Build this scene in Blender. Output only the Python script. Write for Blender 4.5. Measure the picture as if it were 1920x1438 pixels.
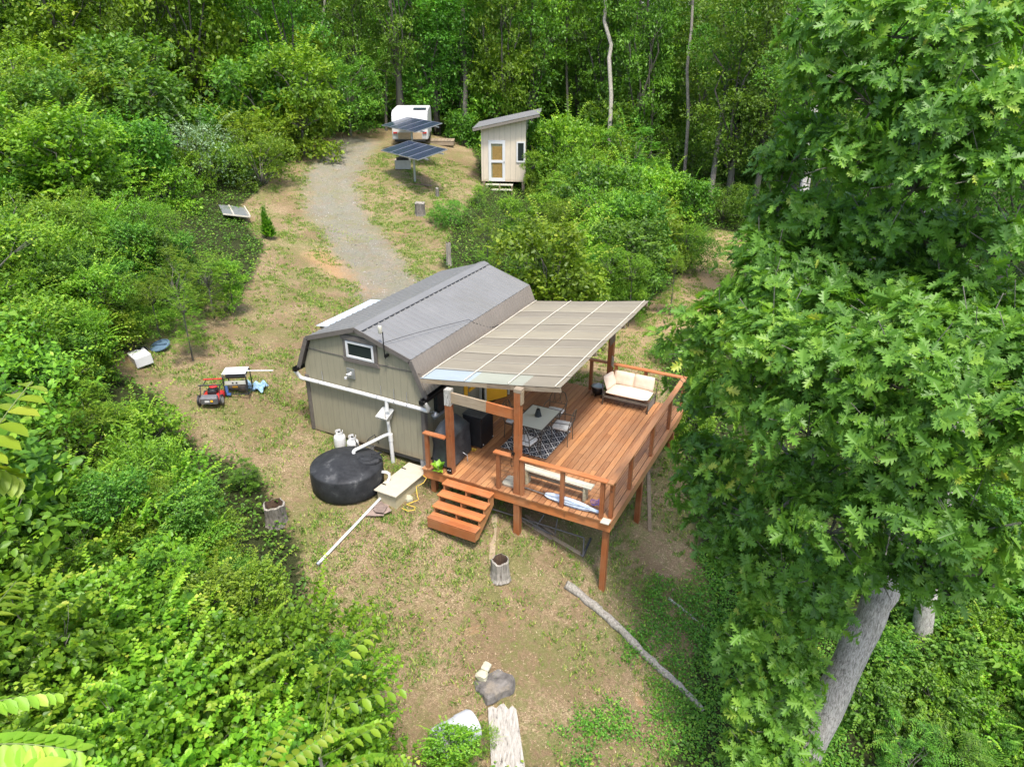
import bpy, bmesh, math, random
import numpy as np
from mathutils import Vector, Matrix
for _o in list(bpy.data.objects): bpy.data.objects.remove(_o)
S = bpy.context.scene
COL = S.collection
rnd = random.Random(7)
RN = np.random.default_rng(11)
R = math.radians
# ------------------------------------------------------------------ camera
F_PX, PITCH, ROLL, PSI = 1356.6, 0.4477, 0.0031, -0.4715
CAM = np.array([8.917, -12.826, 9.591])
_c, _s = math.cos(PSI), math.sin(PSI)
_RT = np.array([[_c, _s, 0], [-_s, _c, 0], [0, 0, 1.0]])
_X = _RT @ np.array([1.0, 0, 0])
_U = _RT @ np.array([0, math.sin(PITCH), math.cos(PITCH)])
_F = _RT @ np.array([0, math.cos(PITCH), -math.sin(PITCH)])
_X, _U = math.cos(ROLL)*_X + math.sin(ROLL)*_U, -math.sin(ROLL)*_X + math.cos(ROLL)*_U
cam_data = bpy.data.cameras.new('camera'); cam = bpy.data.objects.new('camera', cam_data); COL.objects.link(cam)
cam_data.sensor_width = 36; cam_data.sensor_fit = 'HORIZONTAL'; cam_data.lens = F_PX/1920*36
cam_data.clip_start = 0.05; cam_data.clip_end = 1000
M4 = Matrix([[_X[0], _U[0], -_F[0], CAM[0]], [_X[1], _U[1], -_F[1], CAM[1]], [_X[2], _U[2], -_F[2], CAM[2]], [0, 0, 0, 1]])
cam.matrix_world = M4
S.camera = cam
# ------------------------------------------------------------------ light
SUN = Vector((0.30, -0.30, 1.0)).normalized()
w = bpy.data.worlds.new('World'); S.world = w; w.use_nodes = True
nt = w.node_tree; nt.nodes.clear()
sky = nt.nodes.new('ShaderNodeTexSky'); sky.sky_type = 'NISHITA'; sky.sun_disc = False
sky.sun_elevation = math.asin(SUN.z); sky.sun_rotation = math.atan2(SUN.x, SUN.y)
sky.air_density = 1.0; sky.dust_density = 3.0; sky.ozone_density = 0.8
bg = nt.nodes.new('ShaderNodeBackground'); bg.inputs[1].default_value = 0.15
wo = nt.nodes.new('ShaderNodeOutputWorld')
nt.links.new(sky.outputs[0], bg.inputs[0]); nt.links.new(bg.outputs[0], wo.inputs[0])
sd = bpy.data.lights.new('sun', 'SUN'); sd.energy = 2.0; sd.angle = R(8); sd.color = (1.0, 0.955, 0.88)
so = bpy.data.objects.new('sun', sd); COL.objects.link(so)
so.rotation_euler = SUN.to_track_quat('Z', 'Y').to_euler()
S.view_settings.view_transform = 'Standard'; S.view_settings.look = 'None'
S.view_settings.exposure = 1.42; S.view_settings.gamma = 1
S.cycles.max_bounces = 7; S.cycles.diffuse_bounces = 4; S.cycles.glossy_bounces = 3
S.cycles.transmission_bounces = 5; S.cycles.transparent_max_bounces = 6
S.cycles.use_denoising = True
S.cycles.caustics_reflective = False; S.cycles.caustics_refractive = False
# ------------------------------------------------------------------ measuring helpers (photo measurements -> metres in the place)
def ray(u, v):
    return (u-960)/F_PX*_X - (v-719)/F_PX*_U + _F
def at(u, v, t): return CAM + ray(u, v)*t
def on_z(u, v, z): d = ray(u, v); return CAM + d*((z-CAM[2])/d[2])
def on_y(u, v, y): d = ray(u, v); return CAM + d*((y-CAM[1])/d[1])
# ------------------------------------------------------------------ terrain
CP = [(-3.7,-.1,-.02),(0,-.1,-.35),(-2,0,-.12),(-1.0,-1.9,-.38),(-2.3,-1.6,-.2),(-6.07,-.99,.69),(-5.8,-.4,.72),(-9.2,-.1,1.3),(-8.9,-.9,1.2),
 (2.77,-.5,-.83),(4.9,-.5,-1.72),(5,1.95,-1.5),(-.4,-3.7,-.75),(2.96,-1.8,-1.15),(3.6,-3.7,-2.1),(4.4,-4.2,-2.4),(2.2,-4.0,-1.7),(.5,-4.5,-1.2),
 (7.6,-1.4,-3.2),(6.3,.5,-2.35),(9.5,-2.1,-3.6),(5,5,-.75),(3,5.4,-.15),(0,6.2,-.1),(0,3,-.25),(-3.7,6.2,.3),(-3.7,3,.15),(6,8,-.6),(2.4,9.8,-.1),(8,14,-.9),
 (2.2,25.7,-.6),(-1.5,14,.1),(-8.6,9.3,.75),(-14.2,14.8,1.85),(-17.4,19.1,3.0),(-20.5,23,3.55),(-16.9,24.4,3.75),(-13.3,19.7,2.9),(-11.5,23.7,2.0),(-10.2,15.3,1.6),(-6.8,12,.8),
 (-17.3,10.9,2.3),(-13.9,9.3,1.75),(-10.5,2,1.5),(-11,4.9,1.4),(-2.1,-3.3,-.5),(-20,5,4.2),(-26,14,5),(-13,-1,2.6),(-9,-5,1.2),(-4,-8,-.1),(1.5,-9.4,-2.0),(9,-13,-4),(9.5,-6,-3.9),
 (14,0,-4.6),(20,8,-4.5),(15,22,-2),(5,40,-.5),(-10,45,1.6),(-22,40,3.6),(-35,30,5.5),(-35,5,6.5),(-25,-12,4),(-8,-22,-1),(12,-28,-6),(35,0,-8),(35,35,-5),(10,70,0),(-30,75,4),(-70,40,9),(-70,-30,8),(60,60,-5),(70,-30,-9),(0,-70,-8),(0,120,7),(-80,110,11),(90,110,3),(110,0,-6),(-120,0,14),(0,-120,-10)]
CP = np.array(CP, float)
def _phi(r): return r*np.exp(-r/60.0)*-1.0
_n = len(CP); _K = _phi(np.linalg.norm(CP[:, None, :2]-CP[None, :, :2], axis=2)) + np.eye(_n)*(-0.05)
_P = np.hstack([np.ones((_n, 1)), CP[:, :2]])
_A = np.block([[_K, _P], [_P.T, np.zeros((3, 3))]])
_W = np.linalg.solve(_A, np.concatenate([CP[:, 2], np.zeros(3)]))
def gz(x, y):
    x = np.atleast_1d(np.asarray(x, float)); y = np.atleast_1d(np.asarray(y, float)); sh = x.shape
    q = np.stack([x.ravel(), y.ravel()], 1)
    d = np.sqrt(((q[:, None, :]-CP[None, :, :2])**2).sum(2))
    z = _phi(d) @ _W[:_n] + _W[_n] + q @ _W[_n+1:]
    z += 0.035*np.sin(q[:, 0]*1.3+q[:, 1]*.7) * np.cos(q[:, 1]*1.1-q[:, 0]*.5)
    return z.reshape(sh)
def g1(x, y): return float(gz(x, y)[0])
def on_g(u, v, t0=6.0):
    d = ray(u, v); t = t0
    for _ in range(400):
        p = CAM+d*t
        h = p[2]-g1(p[0], p[1])
        if h < 0.01: break
        t += max(0.02, h*0.35)
    return CAM+d*t
# ------------------------------------------------------------------ mesh builder
class MB:
    def __init__(s): s.v = []; s.f = []; s.m = []; s.t = []
    def add(s, vs, fs, m=0, tone=None):
        s.cuts = getattr(s, 'cuts', [])+[(len(s.v), len(s.f))]
        b = len(s.v); s.v += [tuple(map(float, p)) for p in vs]
        tn = rnd.random() if tone is None else tone
        for f in fs: s.f.append([b+i for i in f]); s.m.append(m); s.t.append(tn)
    def box(s, c, d, rz=0, m=0, tone=None, rx=0, ry=0):
        hx, hy, hz = d[0]/2, d[1]/2, d[2]/2
        M = Matrix.Rotation(rz, 3, 'Z') @ Matrix.Rotation(ry, 3, 'Y') @ Matrix.Rotation(rx, 3, 'X')
        vs = [M @ Vector((a*hx, b*hy, e*hz)) + Vector(c) for e in (-1, 1) for a, b in ((-1, -1), (1, -1), (1, 1), (-1, 1))]
        s.add(vs, [(3, 2, 1, 0), (4, 5, 6, 7), (0, 1, 5, 4), (1, 2, 6, 5), (2, 3, 7, 6), (3, 0, 4, 7)], m, tone)
    def b2(s, x0, y0, z0, x1, y1, z1, m=0, tone=None):
        s.box(((x0+x1)/2, (y0+y1)/2, (z0+z1)/2), (abs(x1-x0), abs(y1-y0), abs(z1-z0)), 0, m, tone)
    def beam(s, p, q, w_, h_, m=0, tone=None, up=(0, 0, 1)):
        p, q = Vector(p), Vector(q); d = (q-p).normalized(); u = Vector(up)
        sd_ = d.cross(u)
        if sd_.length < 1e-4: sd_ = d.cross(Vector((1, 0, 0)))
        sd_.normalize(); u = sd_.cross(d).normalized()
        vs = [e + sd_*a*w_/2 + u*b*h_/2 for e in (p, q) for a, b in ((-1, -1), (1, -1), (1, 1), (-1, 1))]
        s.add(vs, [(0, 1, 2, 3), (7, 6, 5, 4), (4, 5, 1, 0), (5, 6, 2, 1), (6, 7, 3, 2), (7, 4, 0, 3)], m, tone)
    def tube(s, pts, rad, n=8, m=0, tone=None, caps=True):
        pts = [Vector(p) for p in pts]; k = len(pts)
        rad = rad if isinstance(rad, (list, tuple)) else [rad]*k
        vs = []; pu = None
        for i, p in enumerate(pts):
            d = (pts[min(i+1, k-1)]-pts[max(i-1, 0)])
            if d.length < 1e-9: d = Vector((0, 0, 1))
            d.normalize()
            u = pu - d*pu.dot(d) if pu else (Vector((1, 0, 0)) if abs(d.x) < .8 else Vector((0, 1, 0)))
            u = (u - d*u.dot(d)).normalized(); pu = u; w2 = d.cross(u)
            for j in range(n):
                a = 2*math.pi*j/n; vs.append(p + (u*math.cos(a)+w2*math.sin(a))*rad[i])
        fs = [(i*n+j, i*n+(j+1) % n, (i+1)*n+(j+1) % n, (i+1)*n+j) for i in range(k-1) for j in range(n)]
        if caps: fs += [tuple(range(n-1, -1, -1)), tuple((k-1)*n+j for j in range(n))]
        s.add(vs, fs, m, tone)
    def lathe(s, prof, c=(0, 0, 0), n=24, m=0, tone=None, sx=1, sy=1, wob=0):
        vs = []; fs = []
        for i, (r, z) in enumerate(prof):
            for j in range(n):
                a = 2*math.pi*j/n; rr = r*(1+wob*(math.sin(3*a+1)*.5+math.sin(5*a+2.2)*.35+math.sin(9*a)*.2))
                vs.append((c[0]+rr*math.cos(a)*sx, c[1]+rr*math.sin(a)*sy, c[2]+z))
        for i in range(len(prof)-1):
            for j in range(n): fs.append((i*n+j, i*n+(j+1) % n, (i+1)*n+(j+1) % n, (i+1)*n+j))
        fs.append(tuple(range(n-1, -1, -1))); fs.append(tuple((len(prof)-1)*n+j for j in range(n)))
        s.add(vs, fs, m, tone)
    def prism(s, poly, vec, m=0, tone=None):
        k = len(poly); v = Vector(vec)
        vs = [Vector(p) for p in poly] + [Vector(p)+v for p in poly]
        s.add(vs, [tuple(range(k-1, -1, -1)), tuple(range(k, 2*k))] + [(i, (i+1) % k, k+(i+1) % k, k+i) for i in range(k)], m, tone)
    def corr(s, o, a, b, pitch, amp, kind='sine', sub=6, m=0, tone=None, th=0.004, nb=1):
        """sheet at o; ribs run along vector b, repeat along vector a"""
        o, a, b = Vector(o), Vector(a), Vector(b); nrm = a.cross(b).normalized()
        if nrm.z < 0: nrm = -nrm
        L = a.length; xs = []
        if kind == 'sine':
            n = max(2, int(L/pitch*sub)); xs = [(i/n, amp*math.sin(2*math.pi*i/n*L/pitch)) for i in range(n+1)]
        else:
            k = 0
            while k*pitch < L:
                b0 = k*pitch
                for dx, h in ((0, 0), (.012, 1), (.032, 1), (.044, 0), (pitch*.5-.008, 0), (pitch*.5, .22), (pitch*.5+.008, 0)):
                    if b0+dx < L: xs.append(((b0+dx)/L, amp*h))
                k += 1
            xs.append((1, 0))
        vs = []; n = len(xs)
        for j in range(nb+1):
            for t, h in xs: vs.append(o + a*t + b*(j/nb) + nrm*(h+th))
        for j in range(nb+1):
            for t, h in xs: vs.append(o + a*t + b*(j/nb) + nrm*h)
        fs = []
        q = n*(nb+1)
        for j in range(nb):
            for i in range(n-1):
                fs.append((j*n+i, j*n+i+1, (j+1)*n+i+1, (j+1)*n+i)); fs.append((q+(j+1)*n+i, q+(j+1)*n+i+1, q+j*n+i+1, q+j*n+i))
        for i in range(n-1):
            fs.append((q+i, q+i+1, i+1, i)); fs.append((nb*n+i, nb*n+i+1, q+nb*n+i+1, q+nb*n+i))
        s.add(vs, fs, m, tone)
    def build(s, name, mats, parent=None, smooth=False, bevel=0, label=None, recalc=True):
        me = bpy.data.meshes.new(name); me.from_pydata(s.v, [], s.f)
        at_ = me.attributes.new('tone', 'FLOAT', 'FACE'); at_.data.foreach_set('value', s.t)
        mats = mats if isinstance(mats, (list, tuple)) else [mats]
        for m_ in mats: me.materials.append(m_)
        me.polygons.foreach_set('material_index', s.m)
        if recalc:
            bm = bmesh.new(); bm.from_mesh(me); bmesh.ops.recalc_face_normals(bm, faces=bm.faces); bm.to_mesh(me); bm.free()
        if smooth: me.polygons.foreach_set('use_smooth', [True]*len(me.polygons))
        me.update()
        o = bpy.data.objects.new(name, me); COL.objects.link(o)
        if parent: o.parent = parent
        if bevel:
            bv = o.modifiers.new('bevel', 'BEVEL'); bv.width = bevel; bv.segments = 2; bv.limit_method = 'ANGLE'; bv.angle_limit = R(40)
        if smooth:
            try:
                es = o.modifiers.new('split', 'EDGE_SPLIT'); es.split_angle = R(42)
            except Exception: pass
        if label: o['label'] = label
        return o
def build_each(mb, name, mats, parent, **kw):
    cuts = mb.cuts+[(len(mb.v), len(mb.f))]
    for (v0, f0), (v1, f1) in zip(cuts[:-1], cuts[1:]):
        q = MB(); q.v = mb.v[v0:v1]; q.f = [[i-v0 for i in f] for f in mb.f[f0:f1]]; q.m = mb.m[f0:f1]; q.t = mb.t[f0:f1]; q.build(name, mats, parent, **kw)
def tag(o, label, cat, group=None, kind=None):
    o['label'] = label; o['category'] = cat
    if group: o['group'] = group
    if kind: o['kind'] = kind
    return o
def thing(name, label, cat, loc=(0, 0, 0), rz=0, group=None):
    o = bpy.data.objects.new(name, None); COL.objects.link(o); o.empty_display_size = .1
    o.location = tuple(map(float, loc)); o.rotation_euler = (0, 0, rz)
    return tag(o, label, cat, group)
# ------------------------------------------------------------------ materials
def N(nt, typ, **kw):
    n = nt.nodes.new(typ)
    for k, v in kw.items():
        if k.startswith('i_'):
            key = k[2:]; n.inputs[int(key) if key.isdigit() else key.replace('_', ' ')].default_value = v
        else: setattr(n, k, v)
    return n
def newmat(name):
    m = bpy.data.materials.new(name); m.use_nodes = True; nt = m.node_tree; nt.nodes.clear()
    out = nt.nodes.new('ShaderNodeOutputMaterial'); p = nt.nodes.new('ShaderNodeBsdfPrincipled')
    nt.links.new(p.outputs[0], out.inputs[0])
    return m, nt, p, out
def ramp(nt, src, stops):
    r = nt.nodes.new('ShaderNodeValToRGB'); e = r.color_ramp.elements
    while len(e) > 1: e.remove(e[-1])
    e[0].position = stops[0][0]; e[0].color = (*stops[0][1], 1)
    for p, c in stops[1:]: k = e.new(p); k.color = (*c, 1)
    nt.links.new(src, r.inputs[0]); return r.outputs[0]
def mix(nt, fac, a, b, mode='MIX'):
    n = nt.nodes.new('ShaderNodeMix'); n.data_type = 'RGBA'; n.blend_type = mode
    for s_, val in ((0, fac), (6, a), (7, b)):
        if isinstance(val, (int, float)): n.inputs[s_].default_value = val
        elif isinstance(val, tuple): n.inputs[s_].default_value = (*val, 1)
        else: nt.links.new(val, n.inputs[s_])
    return n.outputs[2]
def mth(nt, op, a, b=None, c=None):
    n = nt.nodes.new('ShaderNodeMath'); n.operation = op
    for i, val in enumerate((a, b, c)):
        if val is None: continue
        if isinstance(val, (int, float)): n.inputs[i].default_value = val
        else: nt.links.new(val, n.inputs[i])
    return n.outputs[0]
def noise(nt, scale, detail=5, rough=.6, vec=None, dist=0):
    n = N(nt, 'ShaderNodeTexNoise'); n.inputs['Scale'].default_value = scale; n.inputs['Detail'].default_value = detail
    n.inputs['Roughness'].default_value = rough; n.inputs['Distortion'].default_value = dist
    if vec is not None: nt.links.new(vec, n.inputs['Vector'])
    return n.outputs['Fac']
def coord(nt, kind='Object', scale=None):
    c = nt.nodes.new('ShaderNodeTexCoord').outputs[kind]
    if scale:
        mp = nt.nodes.new('ShaderNodeMapping'); mp.inputs['Scale'].default_value = scale; nt.links.new(c, mp.inputs[0]); c = mp.outputs[0]
    return c
def bump(nt, p, h, strength=.3, dist=.01):
    b = nt.nodes.new('ShaderNodeBump'); b.inputs['Strength'].default_value = strength; b.inputs['Distance'].default_value = dist
    nt.links.new(h, b.inputs['Height']); nt.links.new(b.outputs[0], p.inputs['Normal'])
def simple(name, c, rough=.6, var=.15, scale=6, metal=0, bmp=.15, tone=.0, spec=None, dirt=None, sc3=None):
    m, nt, p, out = newmat(name)
    co = coord(nt, 'Object', sc3); f = noise(nt, scale, 6, .65, co)
    a = tuple(max(0, x*(1-var)) for x in c); b = tuple(min(1, x*(1+var)) for x in c)
    col = ramp(nt, f, [(.3, a), (.7, b)])
    if tone:
        t = N(nt, 'ShaderNodeAttribute', attribute_name='tone').outputs['Fac']
        col = mix(nt, t, col, mix(nt, 1.0, col, (1-tone,)*3, 'MULTIPLY'))
    if dirt:
        f2 = noise(nt, scale*.35, 8, .7, coord(nt)); r2 = ramp(nt, f2, [(.52, (0, 0, 0)), (.72, (1, 1, 1))])
        col = mix(nt, mth(nt, 'MULTIPLY', r2, .6), col, dirt)
    nt.links.new(col, p.inputs['Base Color']); p.inputs['Roughness'].default_value = rough; p.inputs['Metallic'].default_value = metal
    if spec is not None: p.inputs['Specular IOR Level'].default_value = spec
    if bmp: bump(nt, p, f, bmp, .01)
    return m
def woodmat(name, a, b, c, axis='Y', rough=.55, grain=1.0, grey=0):
    m, nt, p, out = newmat(name)
    sc = {'Y': (14, .8, 14), 'X': (.8, 14, 14), 'Z': (14, 14, .8)}[axis]
    co = coord(nt, 'Object', sc); f = noise(nt, 2.2*grain, 8, .7, co, .6)
    col = ramp(nt, f, [(.25, a), (.5, b), (.75, c)])
    t = N(nt, 'ShaderNodeAttribute', attribute_name='tone').outputs['Fac']
    tc = ramp(nt, t, [(0, (.66, .60, .58)), (.5, (.95, .95, .95)), (1, (1.12, 1.12, 1.05))])
    col = mix(nt, 1.0, col, tc, 'MULTIPLY')
    f3 = noise(nt, 9, 3, .5, coord(nt)); col = mix(nt, mth(nt, 'MULTIPLY', ramp(nt, f3, [(.68, (0, 0, 0)), (.74, (1, 1, 1))]), .55), col, (.07, .03, .015))
    f2 = noise(nt, 1.3, 6, .7, coord(nt)); r2 = ramp(nt, f2, [(.42, (0, 0, 0)), (.70, (1, 1, 1))])
    col = mix(nt, mth(nt, 'MULTIPLY', r2, .42), col, (.30, .26, .21) if grey else (.33, .20, .11))
    nt.links.new(col, p.inputs['Base Color']); p.inputs['Roughness'].default_value = rough
    bump(nt, p, f, .25, .006)
    return m
MAT = {}
MAT['deck'] = woodmat('stained deck wood', (.24, .098, .038), (.36, .162, .066), (.46, .235, .105), 'Y', .6)
MAT['deckx'] = woodmat('stained wood across', (.27, .082, .025), (.41, .135, .042), (.52, .20, .07), 'X', .5)
MAT['post'] = woodmat('stained post wood', (.17, .048, .015), (.28, .085, .025), (.38, .135, .045), 'Z', .55)
MAT['raw'] = woodmat('weathered lumber', (.15, .11, .07), (.25, .19, .125), (.37, .30, .215), 'X', .8, grey=1)
MAT['rawz'] = woodmat('weathered log', (.16, .13, .10), (.30, .26, .21), (.46, .42, .37), 'Z', .85, grey=1)
MAT['roof'] = simple('grey roof metal', (.17, .168, .160), .48, .07, 1.2, .15, .05, dirt=(.125, .12, .10))
MAT['roof2'] = simple('taupe roof metal', (.205, .178, .150), .42, .08, 1.5, .2, .05)
MAT['trim'] = simple('dark taupe trim', (.115, .10, .088), .55, .18, 8, 0, .05)
MAT['white'] = simple('white plastic', (.56, .56, .55), .35, .04, 5, 0, .02, dirt=(.55, .53, .48))
MAT['pvc'] = simple('white pipe', (.58, .58, .555), .3, .03, 5, 0, .0, dirt=(.60, .58, .52))
MAT['black'] = simple('black plastic', (.018, .019, .02), .45, .3, 5, 0, .1)
MAT['blackm'] = simple('black metal', (.012, .012, .013), .35, .3, 9, .3, .05)
MAT['iron'] = simple('bronze iron', (.10, .085, .065), .5, .25, 20, .4, .1)
MAT['galv'] = simple('galvanised metal', (.42, .43, .44), .4, .12, 9, .7, .05)
MAT['conc'] = simple('concrete', (.36, .35, .33), .9, .2, 14, 0, .4)
MAT['cream'] = simple('cream fabric', (.60, .49, .385), .9, .08, 9, 0, .2)
MAT['creamw'] = simple('cream painted board', (.47, .45, .36), .6, .12, 7, 0, .1, dirt=(.38, .36, .24))
MAT['lidwood'] = simple('beige siding board', (.43, .39, .30), .7, .07, 9, 0, .1)
MAT['sidebox'] = simple('beige siding', (.42, .37, .24), .75, .1, 9, 0, .1)
MAT['red'] = simple('red paint', (.50, .025, .02), .35, .2, 9, 0, .05)
MAT['blue'] = simple('blue plastic', (.06, .13, .32), .4, .2, 9)
MAT['yellow'] = simple('yellow paint', (.85, .42, .02), .5, .06, 5)
MAT['yelcord'] = simple('yellow cord', (.75, .50, .05), .5, .05, 5)
MAT['purple'] = simple('purple cord', (.20, .13, .42), .6, .1, 5)
MAT['rock'] = simple('pale rock', (.40, .38, .28), .9, .28, 7, 0, .6, dirt=(.25, .25, .15))
MAT['slate'] = simple('slate', (.27, .20, .165), .8, .35, 9, 0, .5, tone=.5)
MAT['char'] = simple('charred stump top', (.11, .10, .09), .95, .6, 6, 0, .7, dirt=(.36, .29, .20))
MAT['grillc'] = simple('black grill cover', (.028, .031, .034), .55, .4, 4, 0, .5, dirt=(.10, .105, .11))
MAT['bluelid'] = simple('blue grey lid', (.085, .14, .20), .5, .12, 6)
MAT['tan'] = simple('tan outbuilding siding', (.50, .42, .31), .75, .08, 7, 0, .1)
MAT['osb'] = simple('plywood board', (.62, .30, .085), .7, .25, 8, 0, .1)
MAT['clear'] = simple('clear pale panel', (.40, .47, .52), .3, .05, 3)
MAT['purlin'] = simple('white purlin strip', (.52, .475, .39), .5, .06, 5)
MAT['rim'] = simple('wheel', (.35, .34, .33), .5, .2, 9)
MAT['tail'] = simple('red lens', (.45, .02, .02), .2, .1, 5)
def tankmat():
    m, nt, p, out = newmat('black tank plastic')
    f = noise(nt, 2.6, 9, .72, coord(nt), .25)
    col = ramp(nt, f, [(.38, (.013, .014, .016)), (.58, (.032, .034, .037)), (.70, (.11, .11, .11)), (.78, (.035, .036, .04))])
    nt.links.new(col, p.inputs['Base Color']); p.inputs['Roughness'].default_value = .62; p.inputs['Specular IOR Level'].default_value = .25
    bump(nt, p, noise(nt, 2, 4, .5, coord(nt)), .15, .02); return m
MAT['tank'] = tankmat()
def siding(name, c, pitch, groove=.055, dark=.45, ax=0):
    m, nt, p, out = newmat(name)
    tc = nt.nodes.new('ShaderNodeTexCoord'); sp = nt.nodes.new('ShaderNodeSeparateXYZ'); nt.links.new(tc.outputs['Object'], sp.inputs[0])
    g = nt.nodes.new('ShaderNodeNewGeometry'); sn = nt.nodes.new('ShaderNodeSeparateXYZ'); nt.links.new(g.outputs['True Normal'], sn.inputs[0])
    side = mth(nt, 'GREATER_THAN', mth(nt, 'ABSOLUTE', sn.outputs[0]), .7)
    h = mth(nt, 'ADD', mth(nt, 'MULTIPLY', sp.outputs[1], side), mth(nt, 'MULTIPLY', sp.outputs[0], mth(nt, 'SUBTRACT', 1.0, side)))
    fr = mth(nt, 'FRACT', mth(nt, 'DIVIDE', mth(nt, 'ADD', h, 50.03), pitch))
    gr = mth(nt, 'LESS_THAN', fr, groove)
    f = noise(nt, 3, 8, .7, coord(nt, 'Object', (6, 6, .8)))
    a = tuple(x*.88 for x in c); b = tuple(x*1.10 for x in c)
    col = ramp(nt, f, [(.3, a), (.7, b)])
    f2 = noise(nt, .9, 6, .7, coord(nt)); r2 = ramp(nt, f2, [(.5, (0, 0, 0)), (.8, (1, 1, 1))])
    col = mix(nt, mth(nt, 'MULTIPLY', r2, .25), col, tuple(x*.75 for x in c))
    zz = mth(nt, 'SUBTRACT', .42, mth(nt, 'ADD', sp.outputs[2], mth(nt, 'MULTIPLY', f2, .5)))
    col = mix(nt, mth(nt, 'MULTIPLY', ramp(nt, zz, [(.0, (0, 0, 0)), (.25, (1, 1, 1))]), .55), col, (.24, .16, .09))
    col = mix(nt, gr, col, tuple(x*dark for x in c))
    nt.links.new(col, p.inputs['Base Color']); p.inputs['Roughness'].default_value = .8
    bump(nt, p, mth(nt, 'SUBTRACT', mth(nt, 'MULTIPLY', f, .1), gr), .5, .01); return m
MAT['siding'] = siding('olive grey siding', (.25, .228, .155), .2032*1.0, .05, .72)
MAT['tans'] = siding('tan batten siding', (.56, .48, .37), .30, .07, .68)
def fibreglass():
    m, nt, p, out = newmat('tan fibreglass')
    t = N(nt, 'ShaderNodeAttribute', attribute_name='tone').outputs['Fac']
    col = ramp(nt, t, [(0, (.225, .20, .155)), (.5, (.285, .255, .19)), (.84, (.34, .305, .22)), (.88, (.34, .37, .31)), (.96, (.33, .38, .39)), (1, (.35, .41, .44))])
    f = noise(nt, 1.1, 7, .65, coord(nt, 'Object', (1, 2.5, 1))); col = mix(nt, 1.0, col, ramp(nt, f, [(.3, (.84, .83, .82)), (.7, (1, 1, .98))]), 'MULTIPLY')
    nt.links.new(col, p.inputs['Base Color']); p.inputs['Roughness'].default_value = .33
    tr = nt.nodes.new('ShaderNodeBsdfTranslucent'); nt.links.new(col, tr.inputs[0])
    mx = nt.nodes.new('ShaderNodeMixShader'); mx.inputs[0].default_value = .22
    nt.links.new(p.outputs[0], mx.inputs[1]); nt.links.new(tr.outputs[0], mx.inputs[2]); nt.links.new(mx.outputs[0], out.inputs[0]); return m
MAT['fibre'] = fibreglass()
def glass(name, c, alpha=.0, rough=.08):
    m, nt, p, out = newmat(name); p.inputs['Base Color'].default_value = (*c, 1); p.inputs['Roughness'].default_value = rough
    p.inputs['Specular IOR Level'].default_value = .6
    if alpha:
        tr = nt.nodes.new('ShaderNodeBsdfTransparent'); tr.inputs[0].default_value = (.85, .9, .86, 1)
        mx = nt.nodes.new('ShaderNodeMixShader'); mx.inputs[0].default_value = alpha
        nt.links.new(p.outputs[0], mx.inputs[1]); nt.links.new(tr.outputs[0], mx.inputs[2]); nt.links.new(mx.outputs[0], out.inputs[0])
    return m
MAT['pane'] = glass('dark window glass', (.02, .025, .025))
MAT['paneclear'] = glass('door glass', (.25, .2, .12), .88)
MAT['tableglass'] = glass('frosted table glass', (.62, .62, .50), .06, .3)
def pvmat():
    m, nt, p, out = newmat('solar cells')
    sp = nt.nodes.new('ShaderNodeSeparateXYZ'); nt.links.new(coord(nt), sp.inputs[0])
    a = mth(nt, 'LESS_THAN', mth(nt, 'FRACT', mth(nt, 'DIVIDE', sp.outputs[0], .166)), .05)
    b = mth(nt, 'LESS_THAN', mth(nt, 'FRACT', mth(nt, 'DIVIDE', sp.outputs[1], .166)), .05)
    col = mix(nt, mth(nt, 'MAXIMUM', a, b), (.018, .026, .055), (.10, .12, .15))
    nt.links.new(col, p.inputs['Base Color']); p.inputs['Roughness'].default_value = .22; return m
MAT['pv'] = pvmat()
def rugmat():
    m, nt, p, out = newmat('trellis rug')
    sp = nt.nodes.new('ShaderNodeSeparateXYZ'); nt.links.new(coord(nt), sp.inputs[0])
    P = .29
    a = mth(nt, 'ABSOLUTE', mth(nt, 'SUBTRACT', mth(nt, 'FRACT', mth(nt, 'DIVIDE', mth(nt, 'ADD', sp.outputs[0], 9.03), P)), .5))
    b = mth(nt, 'ABSOLUTE', mth(nt, 'SUBTRACT', mth(nt, 'FRACT', mth(nt, 'DIVIDE', mth(nt, 'ADD', sp.outputs[1], 9.03), P*1.15)), .5))
    d = mth(nt, 'ADD', a, b)
    w1 = mth(nt, 'LESS_THAN', mth(nt, 'ABSOLUTE', mth(nt, 'SUBTRACT', d, .5)), .065)
    w2 = mth(nt, 'LESS_THAN', mth(nt, 'ABSOLUTE', mth(nt, 'SUBTRACT', d, .24)), .022)
    w3 = mth(nt, 'LESS_THAN', mth(nt, 'ABSOLUTE', mth(nt, 'SUBTRACT', d, .80)), .03)
    w = mth(nt, 'MAXIMUM', w1, mth(nt, 'MAXIMUM', w2, w3))
    nt.links.new(mix(nt, w, (.02, .022, .03), (.62, .60, .55)), p.inputs['Base Color']); p.inputs['Roughness'].default_value = .95; return m
MAT['rug'] = rugmat()
def barkmat(name, a, b, rough=.95, sc=(9, 9, 1.6)):
    m, nt, p, out = newmat(name); f = noise(nt, 2.5, 9, .75, coord(nt, 'Object', sc), .8)
    col = ramp(nt, f, [(.36, a), (.58, b)]); f2 = noise(nt, .8, 5, .6, coord(nt))
    col = mix(nt, mth(nt, 'MULTIPLY', ramp(nt, f2, [(.45, (0, 0, 0)), (.75, (1, 1, 1))]), .35), col, (.16, .19, .10))
    nt.links.new(col, p.inputs['Base Color']); p.inputs['Roughness'].default_value = rough; bump(nt, p, f, .8, .04); return m
MAT['bark'] = barkmat('grey bark', (.07, .06, .05), (.20, .18, .155))
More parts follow.
